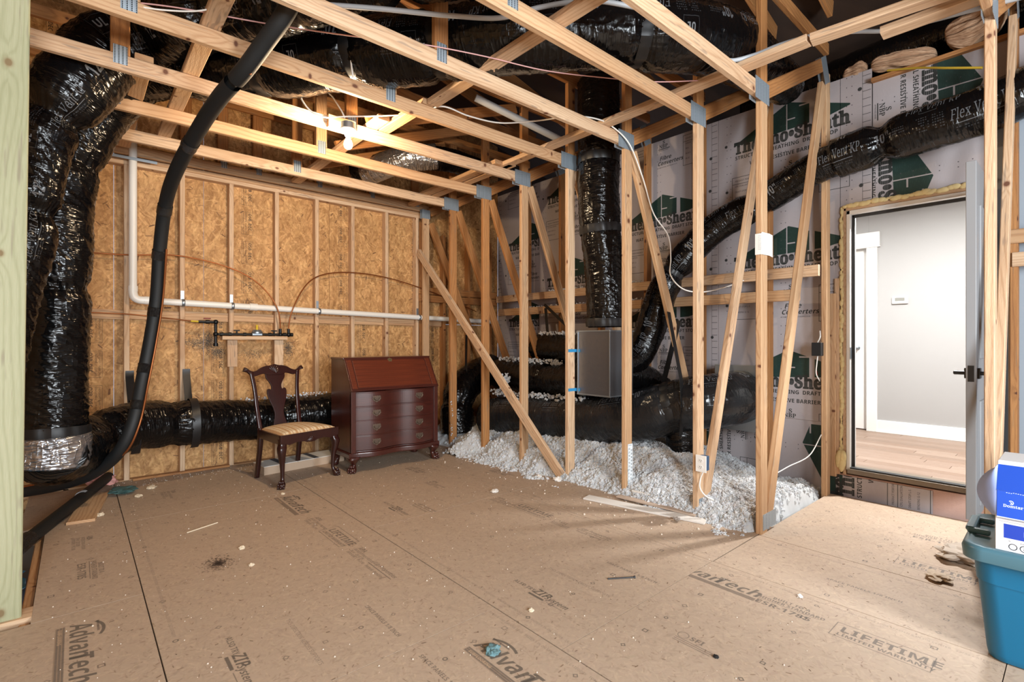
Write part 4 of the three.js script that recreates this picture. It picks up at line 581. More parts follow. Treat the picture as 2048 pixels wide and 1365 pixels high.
// ---------------------------------------------------------------- bare bulb
function local(name, geo, mat, parent, label) { const m = shade(new THREE.Mesh(geo, mat)); m.name = name; if (label) m.userData.label = label; parent.add(m); return m; }
const lathe = (pts, n = 40) => new THREE.LatheGeometry(pts.map((p) => new THREE.Vector2(...p)), n);
{ const t = thing('bulb_lamp', 'bare glowing bulb in a white porcelain holder under the chords', 'lamp', [1.455, 2.72, 3.44]);
  stick('mounting_block', t, [1.36, 2.80, 3.57], [1.56, 2.80, 3.57], 0.089, 0.036, M.pineB); local('junction_box', new THREE.CylinderGeometry(0.05, 0.052, 0.045, 8).translate(0, 0.022, 0), M.steel, t);
  local('lampholder', lathe([[0, 0], [0.056, 0], [0.058, -0.006], [0.05, -0.016], [0.03, -0.022], [0.024, -0.04], [0.0235, -0.045], [0, -0.045]]), M.whitePlastic, t);
  const b = local('bulb', lathe([[0.0135, -0.04], [0.0145, -0.055], [0.018, -0.068], [0.026, -0.085], [0.0305, -0.1], [0.0305, -0.112], [0.026, -0.128], [0.015, -0.138], [0, -0.141]]), std({ color: 0xfff4e2, emissive: 0xffd9a0, emissiveIntensity: 14, roughness: 0.3 }), t); b.castShadow = false;
  const l = new THREE.PointLight(new THREE.Color(...LIGHT.bulbTint), LIGHT.bulb); l.position.set(0, -0.1, 0); l.shadow.radius = 1.2; l.castShadow = true; t.add(l); }

// ---------------------------------------------------------------- side chair
const mahoganyMap = pineTex(91, [74, 31, 24], [38, 15, 12], [44, 16, 12], 0); mahoganyMap.repeat.set(1 / 1.1, 1 / 0.3);
const mahogany = phys({ map: mahoganyMap, roughness: 0.34, clearcoat: 0.55, clearcoatRoughness: 0.16 }), lidWoodMap = pineTex(95, [104, 46, 27], [40, 15, 10], [44, 16, 12], 0); lidWoodMap.repeat.set(1 / 1.3, 1 / 0.22);
const lidWood = phys({ map: lidWoodMap, roughness: 0.36, clearcoat: 0.35, clearcoatRoughness: 0.25 }), chairWood = phys({ map: mahoganyMap, color: 0xb49aa2, roughness: 0.36, clearcoat: 0.5, clearcoatRoughness: 0.18 });
function loft(rings, seg = 22) {    // rings: [x, y, z, rx, rz, squareness]
  const pos = [], uv = [], idx = []; rings.forEach((q, i) => { for (let k = 0; k <= seg; k++) { const a = (k % seg) / seg * 6.28318, ca = Math.cos(a), sa = Math.sin(a), e = 1 / Math.pow(Math.pow(Math.abs(ca), 2 + 6 * (q[5] ?? 0)) + Math.pow(Math.abs(sa), 2 + 6 * (q[5] ?? 0)), 1 / (2 + 6 * (q[5] ?? 0))); pos.push(q[0] + ca * e * q[3], q[1], q[2] + sa * e * q[4]); uv.push(q[1], k / seg * 0.12); } });
  const n = rings.length, m = seg + 1; for (let i = 0; i + 1 < n; i++) for (let k = 0; k < seg; k++) { const a = i * m + k, b = a + m; idx.push(a, b, a + 1, a + 1, b, b + 1); }
  for (const e of [0, n - 1]) { const q = rings[e], c = pos.length / 3; pos.push(q[0], q[1], q[2]); uv.push(0, 0); for (let k = 0; k < seg; k++) e ? idx.push(c, e * m + k + 1, e * m + k) : idx.push(c, k, k + 1); }
  return geoFrom(pos, uv, idx);
}
function spline(pts, n) { const c = new THREE.CatmullRomCurve3(pts.map((p) => new THREE.Vector3(p[0], p[1], p[2] ?? 0)), false, 'centripetal'); return c.getPoints(n); }
function smoothRings(keys, n) { const a = spline(keys.map((k) => [k[0], k[1], k[2]]), n), b = spline(keys.map((k) => [k[3], k[4], k[5] ?? 0]), n); return a.map((p, i) => [p.x, p.y, p.z, b[i].x, b[i].y, Math.max(0, b[i].z)]); }
function cabriole(sx, h) {         // outward along x and +z
  const o = (v) => v * 0.72; const K = (y, out, r, sq) => [sx * o(out), y, o(out), r, r, sq];
  return loft(smoothRings([K(h, -0.004, 0.029, 0.8), K(h - 0.05, 0.0, 0.029, 0.7), K(h - 0.085, 0.012, 0.033, 0.25), K(h - 0.13, 0.012, 0.029, 0.1), K(h * 0.5, -0.002, 0.021, 0), K(h * 0.3, -0.008, 0.0165, 0), K(h * 0.19, -0.008, 0.0155, 0), K(h * 0.13, 0.004, 0.02, 0), K(0.036, 0.018, 0.031, 0), K(0.015, 0.02, 0.029, 0), K(0.001, 0.02, 0.02, 0)], 44));
}
function claws(sx, out = 0.0144) { const g = []; for (const a of [-0.9, 0, 0.9]) { const dir = Math.atan2(sx, 1) + a; for (const [y, r, q] of [[0.055, 0.009, 0.016], [0.034, 0.009, 0.027], [0.014, 0.008, 0.03]]) g.push(new THREE.SphereGeometry(r, 10, 8).scale(1, 1.5, 1).translate(sx * out + Math.sin(dir) * q, y, out + Math.cos(dir) * q)); } return merge(g); }
function bevelExtrude(shape, depth, b = 0.004) { const g = new THREE.ExtrudeGeometry(shape, { depth: depth - 2 * b, bevelEnabled: true, bevelThickness: b, bevelSize: b, bevelSegments: 3, curveSegments: 16 }); g.translate(0, 0, -depth / 2 + b); const uv = g.attributes.uv, p = g.attributes.position; for (let i = 0; i < uv.count; i++) uv.setXY(i, p.getY(i), p.getX(i)); return g; }
const shapeOf = (pts) => new THREE.Shape(pts.map((p) => new THREE.Vector2(p[0], p[1])));
{ const t = thing('side_chair', 'dark carved mahogany chair with a plaid seat in front of the desk', 'chair', [1.475, 0, 4.63]); t.rotation.y = 0.25;
  const H = 0.44;
  for (const s of [-1, 1]) { const l = local('front_leg', cabriole(s, H - 0.03), chairWood, t); l.position.set(s * 0.248, 0, 0.205); local('claw_foot', claws(s), chairWood, l); }
  for (const s of [-1, 1]) local('back_leg', loft(smoothRings([[s * 0.195, 0.002, -0.285, 0.016, 0.019, 1], [s * 0.192, 0.15, -0.262, 0.017, 0.02, 1], [s * 0.19, 0.33, -0.238, 0.019, 0.021, 1], [s * 0.19, 0.45, -0.236, 0.02, 0.021, 1]], 20)), chairWood, t);
  const rail = (name, a, b) => { const A = new THREE.Vector3(...a), B = new THREE.Vector3(...b), g = new RoundedBoxGeometry(A.distanceTo(B), 0.075, 0.024, 2, 0.004); g.applyQuaternion(new THREE.Quaternion().setFromUnitVectors(new THREE.Vector3(1, 0, 0), B.clone().sub(A).normalize())); g.translate(...A.add(B).multiplyScalar(0.5).toArray()); return local(name, g, chairWood, t); };
  { const sh = shapeOf([[-0.275, 0.372], [-0.235, 0.37], [-0.2, 0.357], [-0.13, 0.372], [-0.06, 0.366], [-0.035, 0.355], [0.035, 0.355], [0.06, 0.366], [0.13, 0.372], [0.2, 0.357], [0.235, 0.37], [0.275, 0.372], [0.275, 0.438], [-0.275, 0.438]]); const f = local('front_rail', bevelExtrude(sh, 0.026, 0.003).translate(0, 0, 0.222), chairWood, t);
    const ribs = []; for (let i = -3; i <= 3; i++) { const a = i * 0.26; ribs.push(new THREE.SphereGeometry(0.0085, 10, 8).scale(0.8, 3.1, 0.8).translate(0, -0.028, 0).rotateZ(a).translate(0, 0.402, 0.237)); } local('carved_shell', merge(ribs).rotateX(0), chairWood, f); }
  rail('side_rail', [-0.262, 0.4, 0.21], [-0.195, 0.4, -0.235]); rail('side_rail', [0.262, 0.4, 0.21], [0.195, 0.4, -0.235]); rail('back_rail', [-0.19, 0.41, -0.236], [0.19, 0.41, -0.236]);
  { // domed slip seat in woven plaid
    const [c, g] = canvas(512, 512); g.fillStyle = '#d8c6a4'; g.fillRect(0, 0, 512, 512); for (let k = 0; k < 8; k++) { const x = k * 64; g.fillStyle = 'rgba(176,130,84,0.75)'; g.fillRect(x, 0, 20, 512); g.fillStyle = 'rgba(150,92,66,0.55)'; g.fillRect(x + 36, 0, 6, 512); g.fillStyle = 'rgba(190,150,104,0.45)'; g.fillRect(0, x, 512, 16); g.fillStyle = 'rgba(150,110,76,0.4)'; g.fillRect(0, x + 34, 512, 5); } const fr = rng(6); for (let i = 0; i < 9000; i++) { g.fillStyle = fr() < 0.5 ? 'rgba(255,250,235,0.12)' : 'rgba(90,60,40,0.12)'; g.fillRect(fr() * 512, fr() * 512, 3, 1.5); }
    const fab = std({ map: canvasTex(c), roughness: 0.9, bumpMap: fineBump, bumpScale: 0.001 }), n = 30, pos = [], uv = [], idx = [];
    for (let i = 0; i <= n; i++) for (let k = 0; k <= n; k++) { const v = i / n, u = k / n, w = 0.192 + (0.262 - 0.192) * v, x = (u * 2 - 1) * w, z = -0.225 + 0.452 * v, e = Math.min(u, 1 - u, v, 1 - v), y = 0.435 + 0.012 * Math.min(1, e * 14) + 0.038 * Math.pow(Math.sin(Math.PI * Math.min(Math.max(u, 0), 1)), 0.45) * Math.pow(Math.sin(Math.PI * v), 0.45); pos.push(x, y, z); uv.push(u, v); if (i && k) { const b = i * (n + 1) + k; idx.push(b - n - 2, b, b - n - 1, b - n - 2, b - 1, b); } }
    local('seat', geoFrom(pos, uv, idx), fab, t, 'plaid upholstered seat'); }
  const lean = (g) => { g.translate(0, -0.43, 0).rotateX(-0.2).translate(0, 0.43, -0.236); return g; };
  for (const s of [-1, 1]) local('stile', lean(loft(smoothRings([[s * 0.19, 0.43, 0, 0.019, 0.015, 0.9], [s * 0.196, 0.6, -0.006, 0.0165, 0.013, 0.8], [s * 0.205, 0.8, 0.004, 0.016, 0.012, 0.8], [s * 0.224, 0.95, 0.012, 0.0165, 0.012, 0.8]], 24))), chairWood, t);
  { const half = [[0.062, 0.43], [0.058, 0.47], [0.043, 0.53], [0.04, 0.57], [0.052, 0.62], [0.075, 0.68], [0.088, 0.735], [0.09, 0.765], [0.083, 0.785], [0.068, 0.786], [0.058, 0.775], [0.047, 0.79], [0.046, 0.82], [0.06, 0.85], [0.088, 0.895], [0.09, 0.93]]; const rp = spline(half, 60).map((p) => [p.x, p.y]), lp = rp.slice().reverse().map((p) => [-p[0], p[1]]); local('splat', lean(bevelExtrude(shapeOf([...rp, ...lp]), 0.014, 0.003)), chairWood, t); }
  { const top = [[0.272, 0.99], [0.258, 0.985], [0.24, 0.968], [0.21, 0.952], [0.17, 0.958], [0.12, 0.985], [0.075, 0.998], [0.045, 1.0], [0, 1.012]], bot = [[0.0, 0.918], [0.06, 0.92], [0.1, 0.935], [0.14, 0.93], [0.185, 0.917], [0.225, 0.93], [0.25, 0.955], [0.285, 0.965]]; const tp = spline(top, 40).map((p) => [p.x, p.y]), bp = spline(bot, 40).map((p) => [p.x, p.y]); const right = [...bp, ...tp], left = right.slice().reverse().map((p) => [-p[0], p[1]]); const c = local('crest_rail', lean(bevelExtrude(shapeOf([...right, ...left.slice(1, -1)]), 0.026, 0.005)), chairWood, t);
    const ribs = []; for (let i = -3; i <= 3; i++) ribs.push(new THREE.SphereGeometry(0.0095, 12, 8).scale(0.75, 4.2, 0.9).translate(0, 0.04, 0).rotateZ(-i * 0.27).translate(0, 0.93, 0.012)); local('carved_shell', lean(merge(ribs)), chairWood, c);
    for (const s of [-1, 1]) { const e = []; for (let i = 0; i < 3; i++) e.push(new THREE.SphereGeometry(0.006, 8, 6).scale(0.8, 2.6, 1).rotateZ(-s * 0.7).translate(s * (0.256 + i * 0.009), 0.972 - i * 0.003, 0.012)); local('carved_ear', lean(merge(e)), chairWood, c); } } }

// ---------------------------------------------------------------- slant-front desk
{ const t = thing('slant_front_desk', 'dark mahogany slant-front desk with four serpentine drawers by the strand-board wall', 'desk', [2.365, 0, 4.66]); const W = 0.93, hw = W / 2, zf = 0.225;
  const prof = shapeOf([[-0.235, 0.16], [zf, 0.16], [zf, 0.752], [0.06, 1.045], [-0.235, 1.045]]);
  for (const s of [-1, 1]) { const g = bevelExtrude(prof, 0.022, 0.002); const uv = g.attributes.uv, p = g.attributes.position; for (let i = 0; i < uv.count; i++) uv.setXY(i, p.getY(i), p.getX(i)); g.rotateY(-Math.PI / 2); local('side_panel', g.translate(s * (hw - 0.011), 0, 0), mahogany, t); }
  local('back_panel', new RoundedBoxGeometry(W - 0.03, 0.88, 0.012, 1, 0.002).translate(0, 0.6, -0.225), mahogany, t); local('carcass_bottom', new RoundedBoxGeometry(W - 0.03, 0.02, 0.44, 1, 0.003).translate(0, 0.17, 0), mahogany, t);
  local('top_board', new RoundedBoxGeometry(W + 0.016, 0.02, 0.31, 3, 0.006).translate(0, 1.052, -0.088), mahogany, t);
  { const A = new THREE.Vector3(0, 0.758, zf + 0.014), B = new THREE.Vector3(0, 1.048, 0.062), L = A.distanceTo(B), ang = Math.atan2(A.z - B.z, B.y - A.y); const slab = (w, h, th, off) => new RoundedBoxGeometry(w, h, th, 2, 0.003).translate(0, 0, off).rotateX(-ang).translate(0, (A.y + B.y) / 2, (A.z + B.z) / 2);
    const lid = local('slant_lid', slab(W, L, 0.02, 0), mahogany, t); local('lid_panel', slab(W - 0.15, L - 0.045, 0.004, 0.0102), lidWood, lid, 'striped reddish veneer panel'); for (const s of [-1, 1]) local('lid_banding', slab(0.05, L - 0.03, 0.004, 0.0102).translate(s * (hw - 0.04), 0, 0), lidWood, lid); for (const [k, w] of [[-1, W], [1, W]]) local('lid_edge', slab(w + 0.004, 0.014, 0.026, 0).translate(0, k * Math.cos(ang) * L / 2, -k * Math.sin(ang) * L / 2), mahogany, lid);
    const esc = []; for (const a of [0, 1.26, 2.51, 3.77, 5.03]) esc.push(new THREE.CylinderGeometry(0.011, 0.011, 0.003, 14).rotateX(Math.PI / 2).translate(Math.cos(a + 0.3) * 0.014, Math.sin(a + 0.3) * 0.011, 0)); local('keyhole_plate', merge(esc).translate(0.0, L / 2 - 0.025, 0.0125).rotateX(-ang).translate(0, (A.y + B.y) / 2, (A.z + B.z) / 2), std({ color: 0x9c8a68, metalness: 0.8, roughness: 0.4 }), lid); }
  const serp = (x, w) => 0.021 * (-Math.cos(4 * Math.PI * (x + w / 2) / w)) + 0.004;
  const front = (w, y0, y1, zBack, zOut, bev) => { const pts = [], n = 48; for (let i = 0; i <= n; i++) { const x = -w / 2 + w * i / n; pts.push([x, -(zf + zOut + serp(x, 0.9))]); } pts.push([w / 2, -zBack], [-w / 2, -zBack]); const g = new THREE.ExtrudeGeometry(shapeOf(pts.reverse()), { depth: y1 - y0 - 2 * bev, bevelEnabled: true, bevelThickness: bev, bevelSize: bev, bevelSegments: 3 }); g.rotateX(-Math.PI / 2).translate(0, y0 + bev, 0); const uv = g.attributes.uv, p = g.attributes.position; for (let i = 0; i < uv.count; i++) uv.setXY(i, p.getX(i), p.getY(i) + y0 * 3); return g; };
  for (const s of [-1, 1]) local('corner_stile', new RoundedBoxGeometry(0.045, 0.57, 0.03, 2, 0.004).translate(s * (hw - 0.0225), 0.468, zf - 0.001), mahogany, t);
  const rows = [[0.609, 0.735], [0.478, 0.6], [0.343, 0.469], [0.2, 0.334]];
  for (const y of [0.7375, 0.603, 0.472, 0.337, 0.19]) local('drawer_rail', front(W - 0.09, y - 0.0045, y + 0.0065, 0.1, 0.004, 0.003), mahogany, t);
  const plateShape = () => { const half = [[0, 0.022], [0.01, 0.03], [0.02, 0.024], [0.031, 0.029], [0.04, 0.02], [0.038, 0.01], [0.045, 0.002], [0.036, -0.008], [0.03, -0.02], [0.016, -0.022], [0.008, -0.03], [0, -0.034]]; const r = spline(half, 36).map((p) => [p.x, p.y]); return shapeOf([...r, ...r.slice(1, -1).reverse().map((p) => [-p[0], p[1]])]); };
  for (const [y0, y1] of rows) { const d = local('drawer', front(W - 0.096, y0, y1, 0.02, 0.006, 0.004), mahogany, t), yc = (y0 + y1) / 2 + 0.004;
    for (const x of [-0.225, 0.235]) { const z = zf + 0.011 + serp(x, 0.9); const bail = new THREE.TorusGeometry(0.026, 0.0032, 8, 20, Math.PI).rotateZ(Math.PI).scale(1, 0.85, 1).translate(0, 0.006, 0.014); const posts = [-0.026, 0.026].map((k) => new THREE.SphereGeometry(0.0065, 10, 8).translate(k, 0.006, 0.008)); local('drawer_pull', merge([bevelExtrude(plateShape(), 0.003, 0.001), bail, ...posts]).translate(x, yc, z), M.brass, d); }
    local('escutcheon', bevelExtrude(plateShape(), 0.003, 0.001).scale(0.7, 0.75, 1).translate(0.01, yc + 0.022, zf + 0.008 + serp(0.01, 0.9)), M.brass, d); }
  local('base_moulding', front(W + 0.02, 0.135, 0.185, -0.2, 0.016, 0.01), mahogany, t);
  for (const [s, z, f] of [[-1, 0.2, 1], [1, 0.2, 1], [-1, -0.19, 0], [1, -0.19, 0]]) { const K = (y, o, r, q) => [s * o * 0.7, y, (f ? 1 : -1) * o * 0.7, r, r, q]; const l = local('foot', loft(smoothRings([K(0.15, -0.01, 0.055, 0.5), K(0.125, 0.004, 0.052, 0.3), K(0.095, 0.0, 0.034, 0.1), K(0.07, -0.006, 0.025, 0), K(0.05, 0.004, 0.03, 0), K(0.028, 0.016, 0.037, 0), K(0.01, 0.016, 0.034, 0), K(0.001, 0.016, 0.024, 0)], 34)), mahogany, t); l.position.set(s * (hw - 0.035), 0, z); if (f) local('claw', claws(s, 0.014).scale(1.2, 1.1, 1.2), mahogany, l); } }
{ const t = thing('flat_carton', 'flat cardboard carton lying on the floor behind the chair', 'box', [1.66, 0, 5.06]); const card = std({ color: 0xb79f88, roughness: 0.85 }), cardW = std({ color: 0xd8d4cc, roughness: 0.8 }); local('carton_body', new RoundedBoxGeometry(0.78, 0.075, 0.26, 2, 0.004).translate(0, 0.0375, 0), card, t); local('carton_top', new RoundedBoxGeometry(0.784, 0.006, 0.264, 1, 0.002).translate(0, 0.077, 0), cardW, t); for (const x of [-0.22, 0.1]) local('packing_strap', new RoundedBoxGeometry(0.05, 0.003, 0.267, 1, 0.001).translate(x, 0.0815, 0), std({ color: 0x4c5058, roughness: 0.6 }), t); t.rotation.y = 0.1; }

// ---------------------------------------------------------------- storage tote and paper carton
const roundRect = (hx, hz, r, n = 8) => { const p = []; for (const [sx, sz, a0] of [[1, 1, 0], [-1, 1, Math.PI / 2], [-1, -1, Math.PI], [1, -1, Math.PI * 1.5]]) for (let i = 0; i <= n; i++) { const a = a0 + i / n * Math.PI / 2; p.push([sx * (hx - r) + Math.cos(a) * r, sz * (hz - r) + Math.sin(a) * r]); } return p; };
function loftRect(levels) { const pos = [], uv = [], idx = []; let m = 0; levels.forEach((l) => { const p = roundRect(l[1], l[2], l[3]); m = p.length; p.forEach((q, k) => { pos.push(q[0], l[0], q[1]); uv.push(k / m, l[0]); }); }); for (let i = 0; i + 1 < levels.length; i++) for (let k = 0; k < m; k++) { const a = i * m + k, b = i * m + (k + 1) % m, c = a + m, d = b + m; idx.push(a, c, b, b, c, d); } const top = (levels.length - 1) * m, c0 = pos.length / 3; pos.push(0, levels[levels.length - 1][0], 0, 0, levels[0][0], 0); uv.push(0, 0, 0, 0); for (let k = 0; k < m; k++) { idx.push(c0, top + (k + 1) % m, top + k); idx.push(c0 + 1, k, (k + 1) % m); } return geoFrom(pos, uv, idx).toNonIndexed(); }
function smoothNormals(g) { return g; }
{ const t = thing('storage_tote', 'teal blue plastic storage tote at the lower right corner', 'storage tote', [2.845, 0, -0.03]); const body = std({ color: 0x08658c, roughness: 0.38 }), lidM = std({ color: 0x486d7a, roughness: 0.34 });
  local('tub', loftRect([[0.0, 0.185, 0.275, 0.05], [0.006, 0.198, 0.288, 0.055], [0.03, 0.203, 0.293, 0.06], [0.30, 0.23, 0.316, 0.06], [0.302, 0.234, 0.32, 0.06], [0.385, 0.24, 0.327, 0.06], [0.40, 0.246, 0.333, 0.06], [0.43, 0.247, 0.334, 0.06]]), body, t);
  local('lid', loftRect([[0.392, 0.262, 0.35, 0.06], [0.388, 0.268, 0.356, 0.06], [0.425, 0.272, 0.36, 0.065], [0.44, 0.266, 0.354, 0.06], [0.445, 0.25, 0.338, 0.05], [0.438, 0.24, 0.327, 0.05], [0.438, 0.1, 0.1, 0.05]]), lidM, t);
  for (const s of [-1, 1]) local('handle_grip', merge([new RoundedBoxGeometry(0.2, 0.02, 0.03, 3, 0.008).translate(0, 0.458, s * 0.345), new RoundedBoxGeometry(0.03, 0.022, 0.07, 3, 0.008).translate(-0.09, 0.453, s * 0.32), new RoundedBoxGeometry(0.03, 0.022, 0.07, 3, 0.008).translate(0.09, 0.453, s * 0.32)]), lidM, t); t.rotation.y = 0.02; }
{ const t = thing('paper_carton', 'white and blue copy-paper carton standing on the tote lid', 'box', [2.6, 0.44, 0.23]); const white = std({ color: 0xdedddd, roughness: 0.7 });
  const face = (w, h, f) => { const [c, g] = canvas(Math.round(w * 2400), Math.round(h * 2400)); f(g, c.width, c.height); return std({ map: canvasTex(c), roughness: 0.55 }); };
  const front = face(0.43, 0.12, (g, w, h) => { g.fillStyle = '#dedde0'; g.fillRect(0, 0, w, h); g.strokeStyle = '#6b6b70'; g.lineWidth = 2; g.beginPath(); g.moveTo(20, 20); g.lineTo(w, 20); g.stroke(); g.fillStyle = '#1d3fae'; g.fillRect(52, 40, w - 100, 128); g.fillStyle = '#e8eaf2'; g.font = '66px sans-serif'; g.fillText('H', 176, 132); g.fillStyle = '#2b2c30'; g.font = 'bold 13px sans-serif'; g.fillText('92', 84, 196); g.fillText('8.5x11', 160, 200); g.strokeStyle = '#20242c'; for (const [x, q] of [[112, 26], [184, 26]]) { g.lineWidth = 6; g.beginPath(); g.arc(x, 240, q, 0, 6.3); g.stroke(); } g.font = 'bold 32px sans-serif'; g.fillText('♻', 97, 252); g.font = 'bold 15px sans-serif'; g.fillText('S', 179, 238); g.fillText('FI', 177, 252); });
  const lidF = face(0.44, 0.1, (g, w, h) => { g.fillStyle = '#1a4fc0'; g.fillRect(0, 0, w, h); g.fillStyle = '#e9eef8'; g.fillRect(0, h - 8, w, 8); g.font = 'bold 34px serif'; g.fillText('Domtar', 40, 140); g.lineWidth = 6; g.strokeStyle = '#e9eef8'; g.beginPath(); g.arc(92, 96, 16, -2.4, 1.2); g.stroke(); g.beginPath(); g.arc(89, 101, 8, -1.8, 1.9); g.stroke(); g.fillStyle = '#cfd8ee'; for (let x = 60; x < 330; x += 15) g.fillRect(x, 4 + (x % 7), 9, 5); });
  const lidT = face(0.44, 0.12, (g, w, h) => { g.fillStyle = '#1848b2'; g.fillRect(0, 0, w, h); g.fillStyle = '#d9dadd'; g.fillRect(0, 0, w, 40); g.save(); g.translate(330, 52); g.rotate(Math.PI); g.font = '62px sans-serif'; g.fillStyle = '#dfe6f6'; g.scale(1.25, 1); g.fillText('VSO', 0, 0); g.restore(); g.fillStyle = '#6f8fd6'; g.fillRect(180, 200, w, 4); g.fillRect(180, 222, w, 4); });
  const plane = (name, mat, A, B, C, th = 0.003) => { // A lower left, B lower right, C upper left in x,y,d
    const a = V(...A), b = V(...B), c = V(...C), ex = b.clone().sub(a), ey = c.clone().sub(a), g = new THREE.BoxGeometry(ex.length(), ey.length(), th); const m = part(name, g, mat, t, a.clone().add(ex.clone().multiplyScalar(0.5)).add(ey.clone().multiplyScalar(0.5))); const X = ex.clone().normalize(), Z = X.clone().cross(ey).normalize(), Y = Z.clone().cross(X); m.quaternion.setFromRotationMatrix(new THREE.Matrix4().makeBasis(X, Y, Z)); return m; };
  boxAt('carton_base', t, white, 2.604, 2.884, 0.439, 0.66, -0.195, 0.228, 0.003); plane('printed_front', front, [2.6015, 0.441, 0.226], [2.6015, 0.441, -0.194], [2.6015, 0.558, 0.226], 0.002);
  const lid = plane('lid_front', lidF, [2.588, 0.566, 0.222], [2.588, 0.566, -0.205], [2.594, 0.664, 0.222]); plane('lid_flap', lidT, [2.594, 0.664, 0.222], [2.594, 0.664, -0.205], [2.66, 0.765, 0.225]); boxAt('lid_top', t, white, 2.655, 2.9, 0.755, 0.762, -0.205, 0.226, 0.002);
  boxAt('lid_back', t, white, 2.892, 2.898, 0.57, 0.758, -0.205, 0.23, 0.002); boxAt('lid_side', t, white, 2.6, 2.895, 0.57, 0.757, -0.204, -0.199, 0.002);
  const pos = [], uv = [], idx = []; for (let i = 0; i <= 16; i++) for (let k = 0; k <= 12; k++) { const u = i / 16, v = k / 12, out = v * 0.062 * Math.pow(Math.sin(Math.PI * Math.min(1, 0.06 + 0.94 * u)), 0.7); pos.push(2.591 + 0.07 * v * v + 0.066 * Math.max(0, (u - 0.47) / 0.53) * (1 - v), 0.575 + 0.185 * u - 0.02 * v, -(0.223 + out)); uv.push(u, v); if (i && k) { const b = i * 13 + k; idx.push(b - 14, b - 13, b, b - 14, b, b - 1); } } part('side_flap', geoFrom(pos, uv, idx), std({ color: 0x9dafdf, roughness: 0.7, side: THREE.DoubleSide }), t, null, 'bent open side flap'); }

// ---------------------------------------------------------------- small fittings on the posts
{ const t = thing('outlet', 'white electrical outlet with a dark back box on the post above the insulation', 'outlet', [3.232, 0.32, 1.74]); local('outlet_box', new RoundedBoxGeometry(0.06, 0.1, 0.055, 2, 0.004).translate(0.034, 0.058, 0), std({ color: 0x2f4a66, roughness: 0.5 }), t); local('cover_plate', new RoundedBoxGeometry(0.006, 0.115, 0.078, 2, 0.0025).translate(0, 0.058, 0), M.whitePlastic, t);
  for (const y of [0.036, 0.08]) { const r = local('receptacle', new THREE.CylinderGeometry(0.0165, 0.0165, 0.003, 24).rotateZ(Math.PI / 2).scale(1, 0.85, 1).translate(-0.0036, y, 0), M.whitePlastic, t); local('slot', merge([[-0.0055, 0.0085], [0.0055, 0.007]].map(([z, h]) => new THREE.BoxGeometry(0.001, h, 0.002).translate(-0.0056, y + 0.002, z)).concat([new THREE.CylinderGeometry(0.0022, 0.0022, 0.001, 10).rotateZ(Math.PI / 2).translate(-0.0056, y - 0.008, 0)])), M.dark, r); }
  local('cable_tail', tubeGeo([[0.03, 0.0, 0], [0.028, -0.06, 0.02], [0.005, -0.11, 0.01], [0.02, -0.16, -0.02], [0.06, -0.19, -0.06]], 0.005, 30, 8), M.wire, t); }
{ const t = thing('switch_box', 'dark electrical box on the post left of the door with loose wires', 'electrical box', [4.42, 1.1, 1.4]); local('box_shell', new RoundedBoxGeometry(0.06, 0.105, 0.07, 2, 0.004).translate(0, 0.055, 0), std({ color: 0x17191b, roughness: 0.5 }), t); local('wire_tail', tubeGeo([[0, 0.11, 0], [-0.01, 0.15, -0.02], [0.02, 0.2, -0.01]], 0.0045, 20, 8), M.wire, t); local('wire_tail', tubeGeo([[0, 0, 0], [-0.02, -0.06, 0], [0.0, -0.14, 0.01], [0.05, -0.2, 0.0]], 0.0045, 24, 8), M.wire, t); local('red_wire', tubeGeo([[0.01, 0, 0], [0.0, -0.08, 0.01], [0.03, -0.16, 0.01]], 0.002, 20, 6), std({ color: 0x9a3428, roughness: 0.5 }), t); }
{ const [c, g] = canvas(256, 512); g.fillStyle = '#e2e0da'; g.fillRect(0, 0, 256, 512); g.fillStyle = 'rgba(70,74,84,0.75)'; for (let y = 40; y < 400; y += 22) g.fillRect(24, y, 110 + (y * 7) % 90, 4);
  const pos = [], uv = [], idx = [], P = [[3.243, 1.382], [3.243, 1.345], [3.248, 1.341], [3.29, 1.338], [3.335, 1.332], [3.36, 1.322]]; P.forEach((p, i) => { for (const [k, y] of [[0, 1.765], [1, 1.905]]) { pos.push(p[0], y - (i === 5 ? 0.01 : 0) - (k && i < 2 ? 0.008 : 0), -p[1]); uv.push(i / 5, k); } if (i) { const b = i * 2; idx.push(b - 2, b, b - 1, b - 1, b, b + 1); } });
  single('paper_tag', 'white printed paper tag wrapped round the post at the doorway landing', 'tag', geoFrom(pos, uv, idx), std({ map: canvasTex(c), roughness: 0.85, side: THREE.DoubleSide })); }
{ const [c, g] = canvas(192, 1024); g.fillStyle = '#dfe4e6'; g.fillRect(0, 0, 192, 1024); g.fillStyle = '#243038'; g.font = 'bold 22px sans-serif'; g.fillText('ATTIC CARD', 24, 40); for (let k = 0; k < 12; k++) { g.font = 'bold 58px sans-serif'; g.fillText(String(24 - 2 * k - 1), 22, 130 + k * 78); g.fillText(String(23 - 2 * k - 1), 112, 168 + k * 78); g.fillRect(0, 140 + k * 78, 20, 3); } g.fillStyle = '#2d7a93'; g.fillRect(0, 560, 16, 50); g.fillRect(0, 820, 16, 190);
  const t = new THREE.BoxGeometry(0.062, 0.36, 0.002); single('depth_card', 'white numbered insulation depth card stapled to a post', 'card', t, std({ map: canvasTex(c), roughness: 0.7 }), [3.31, 0.225, 2.3775]); }

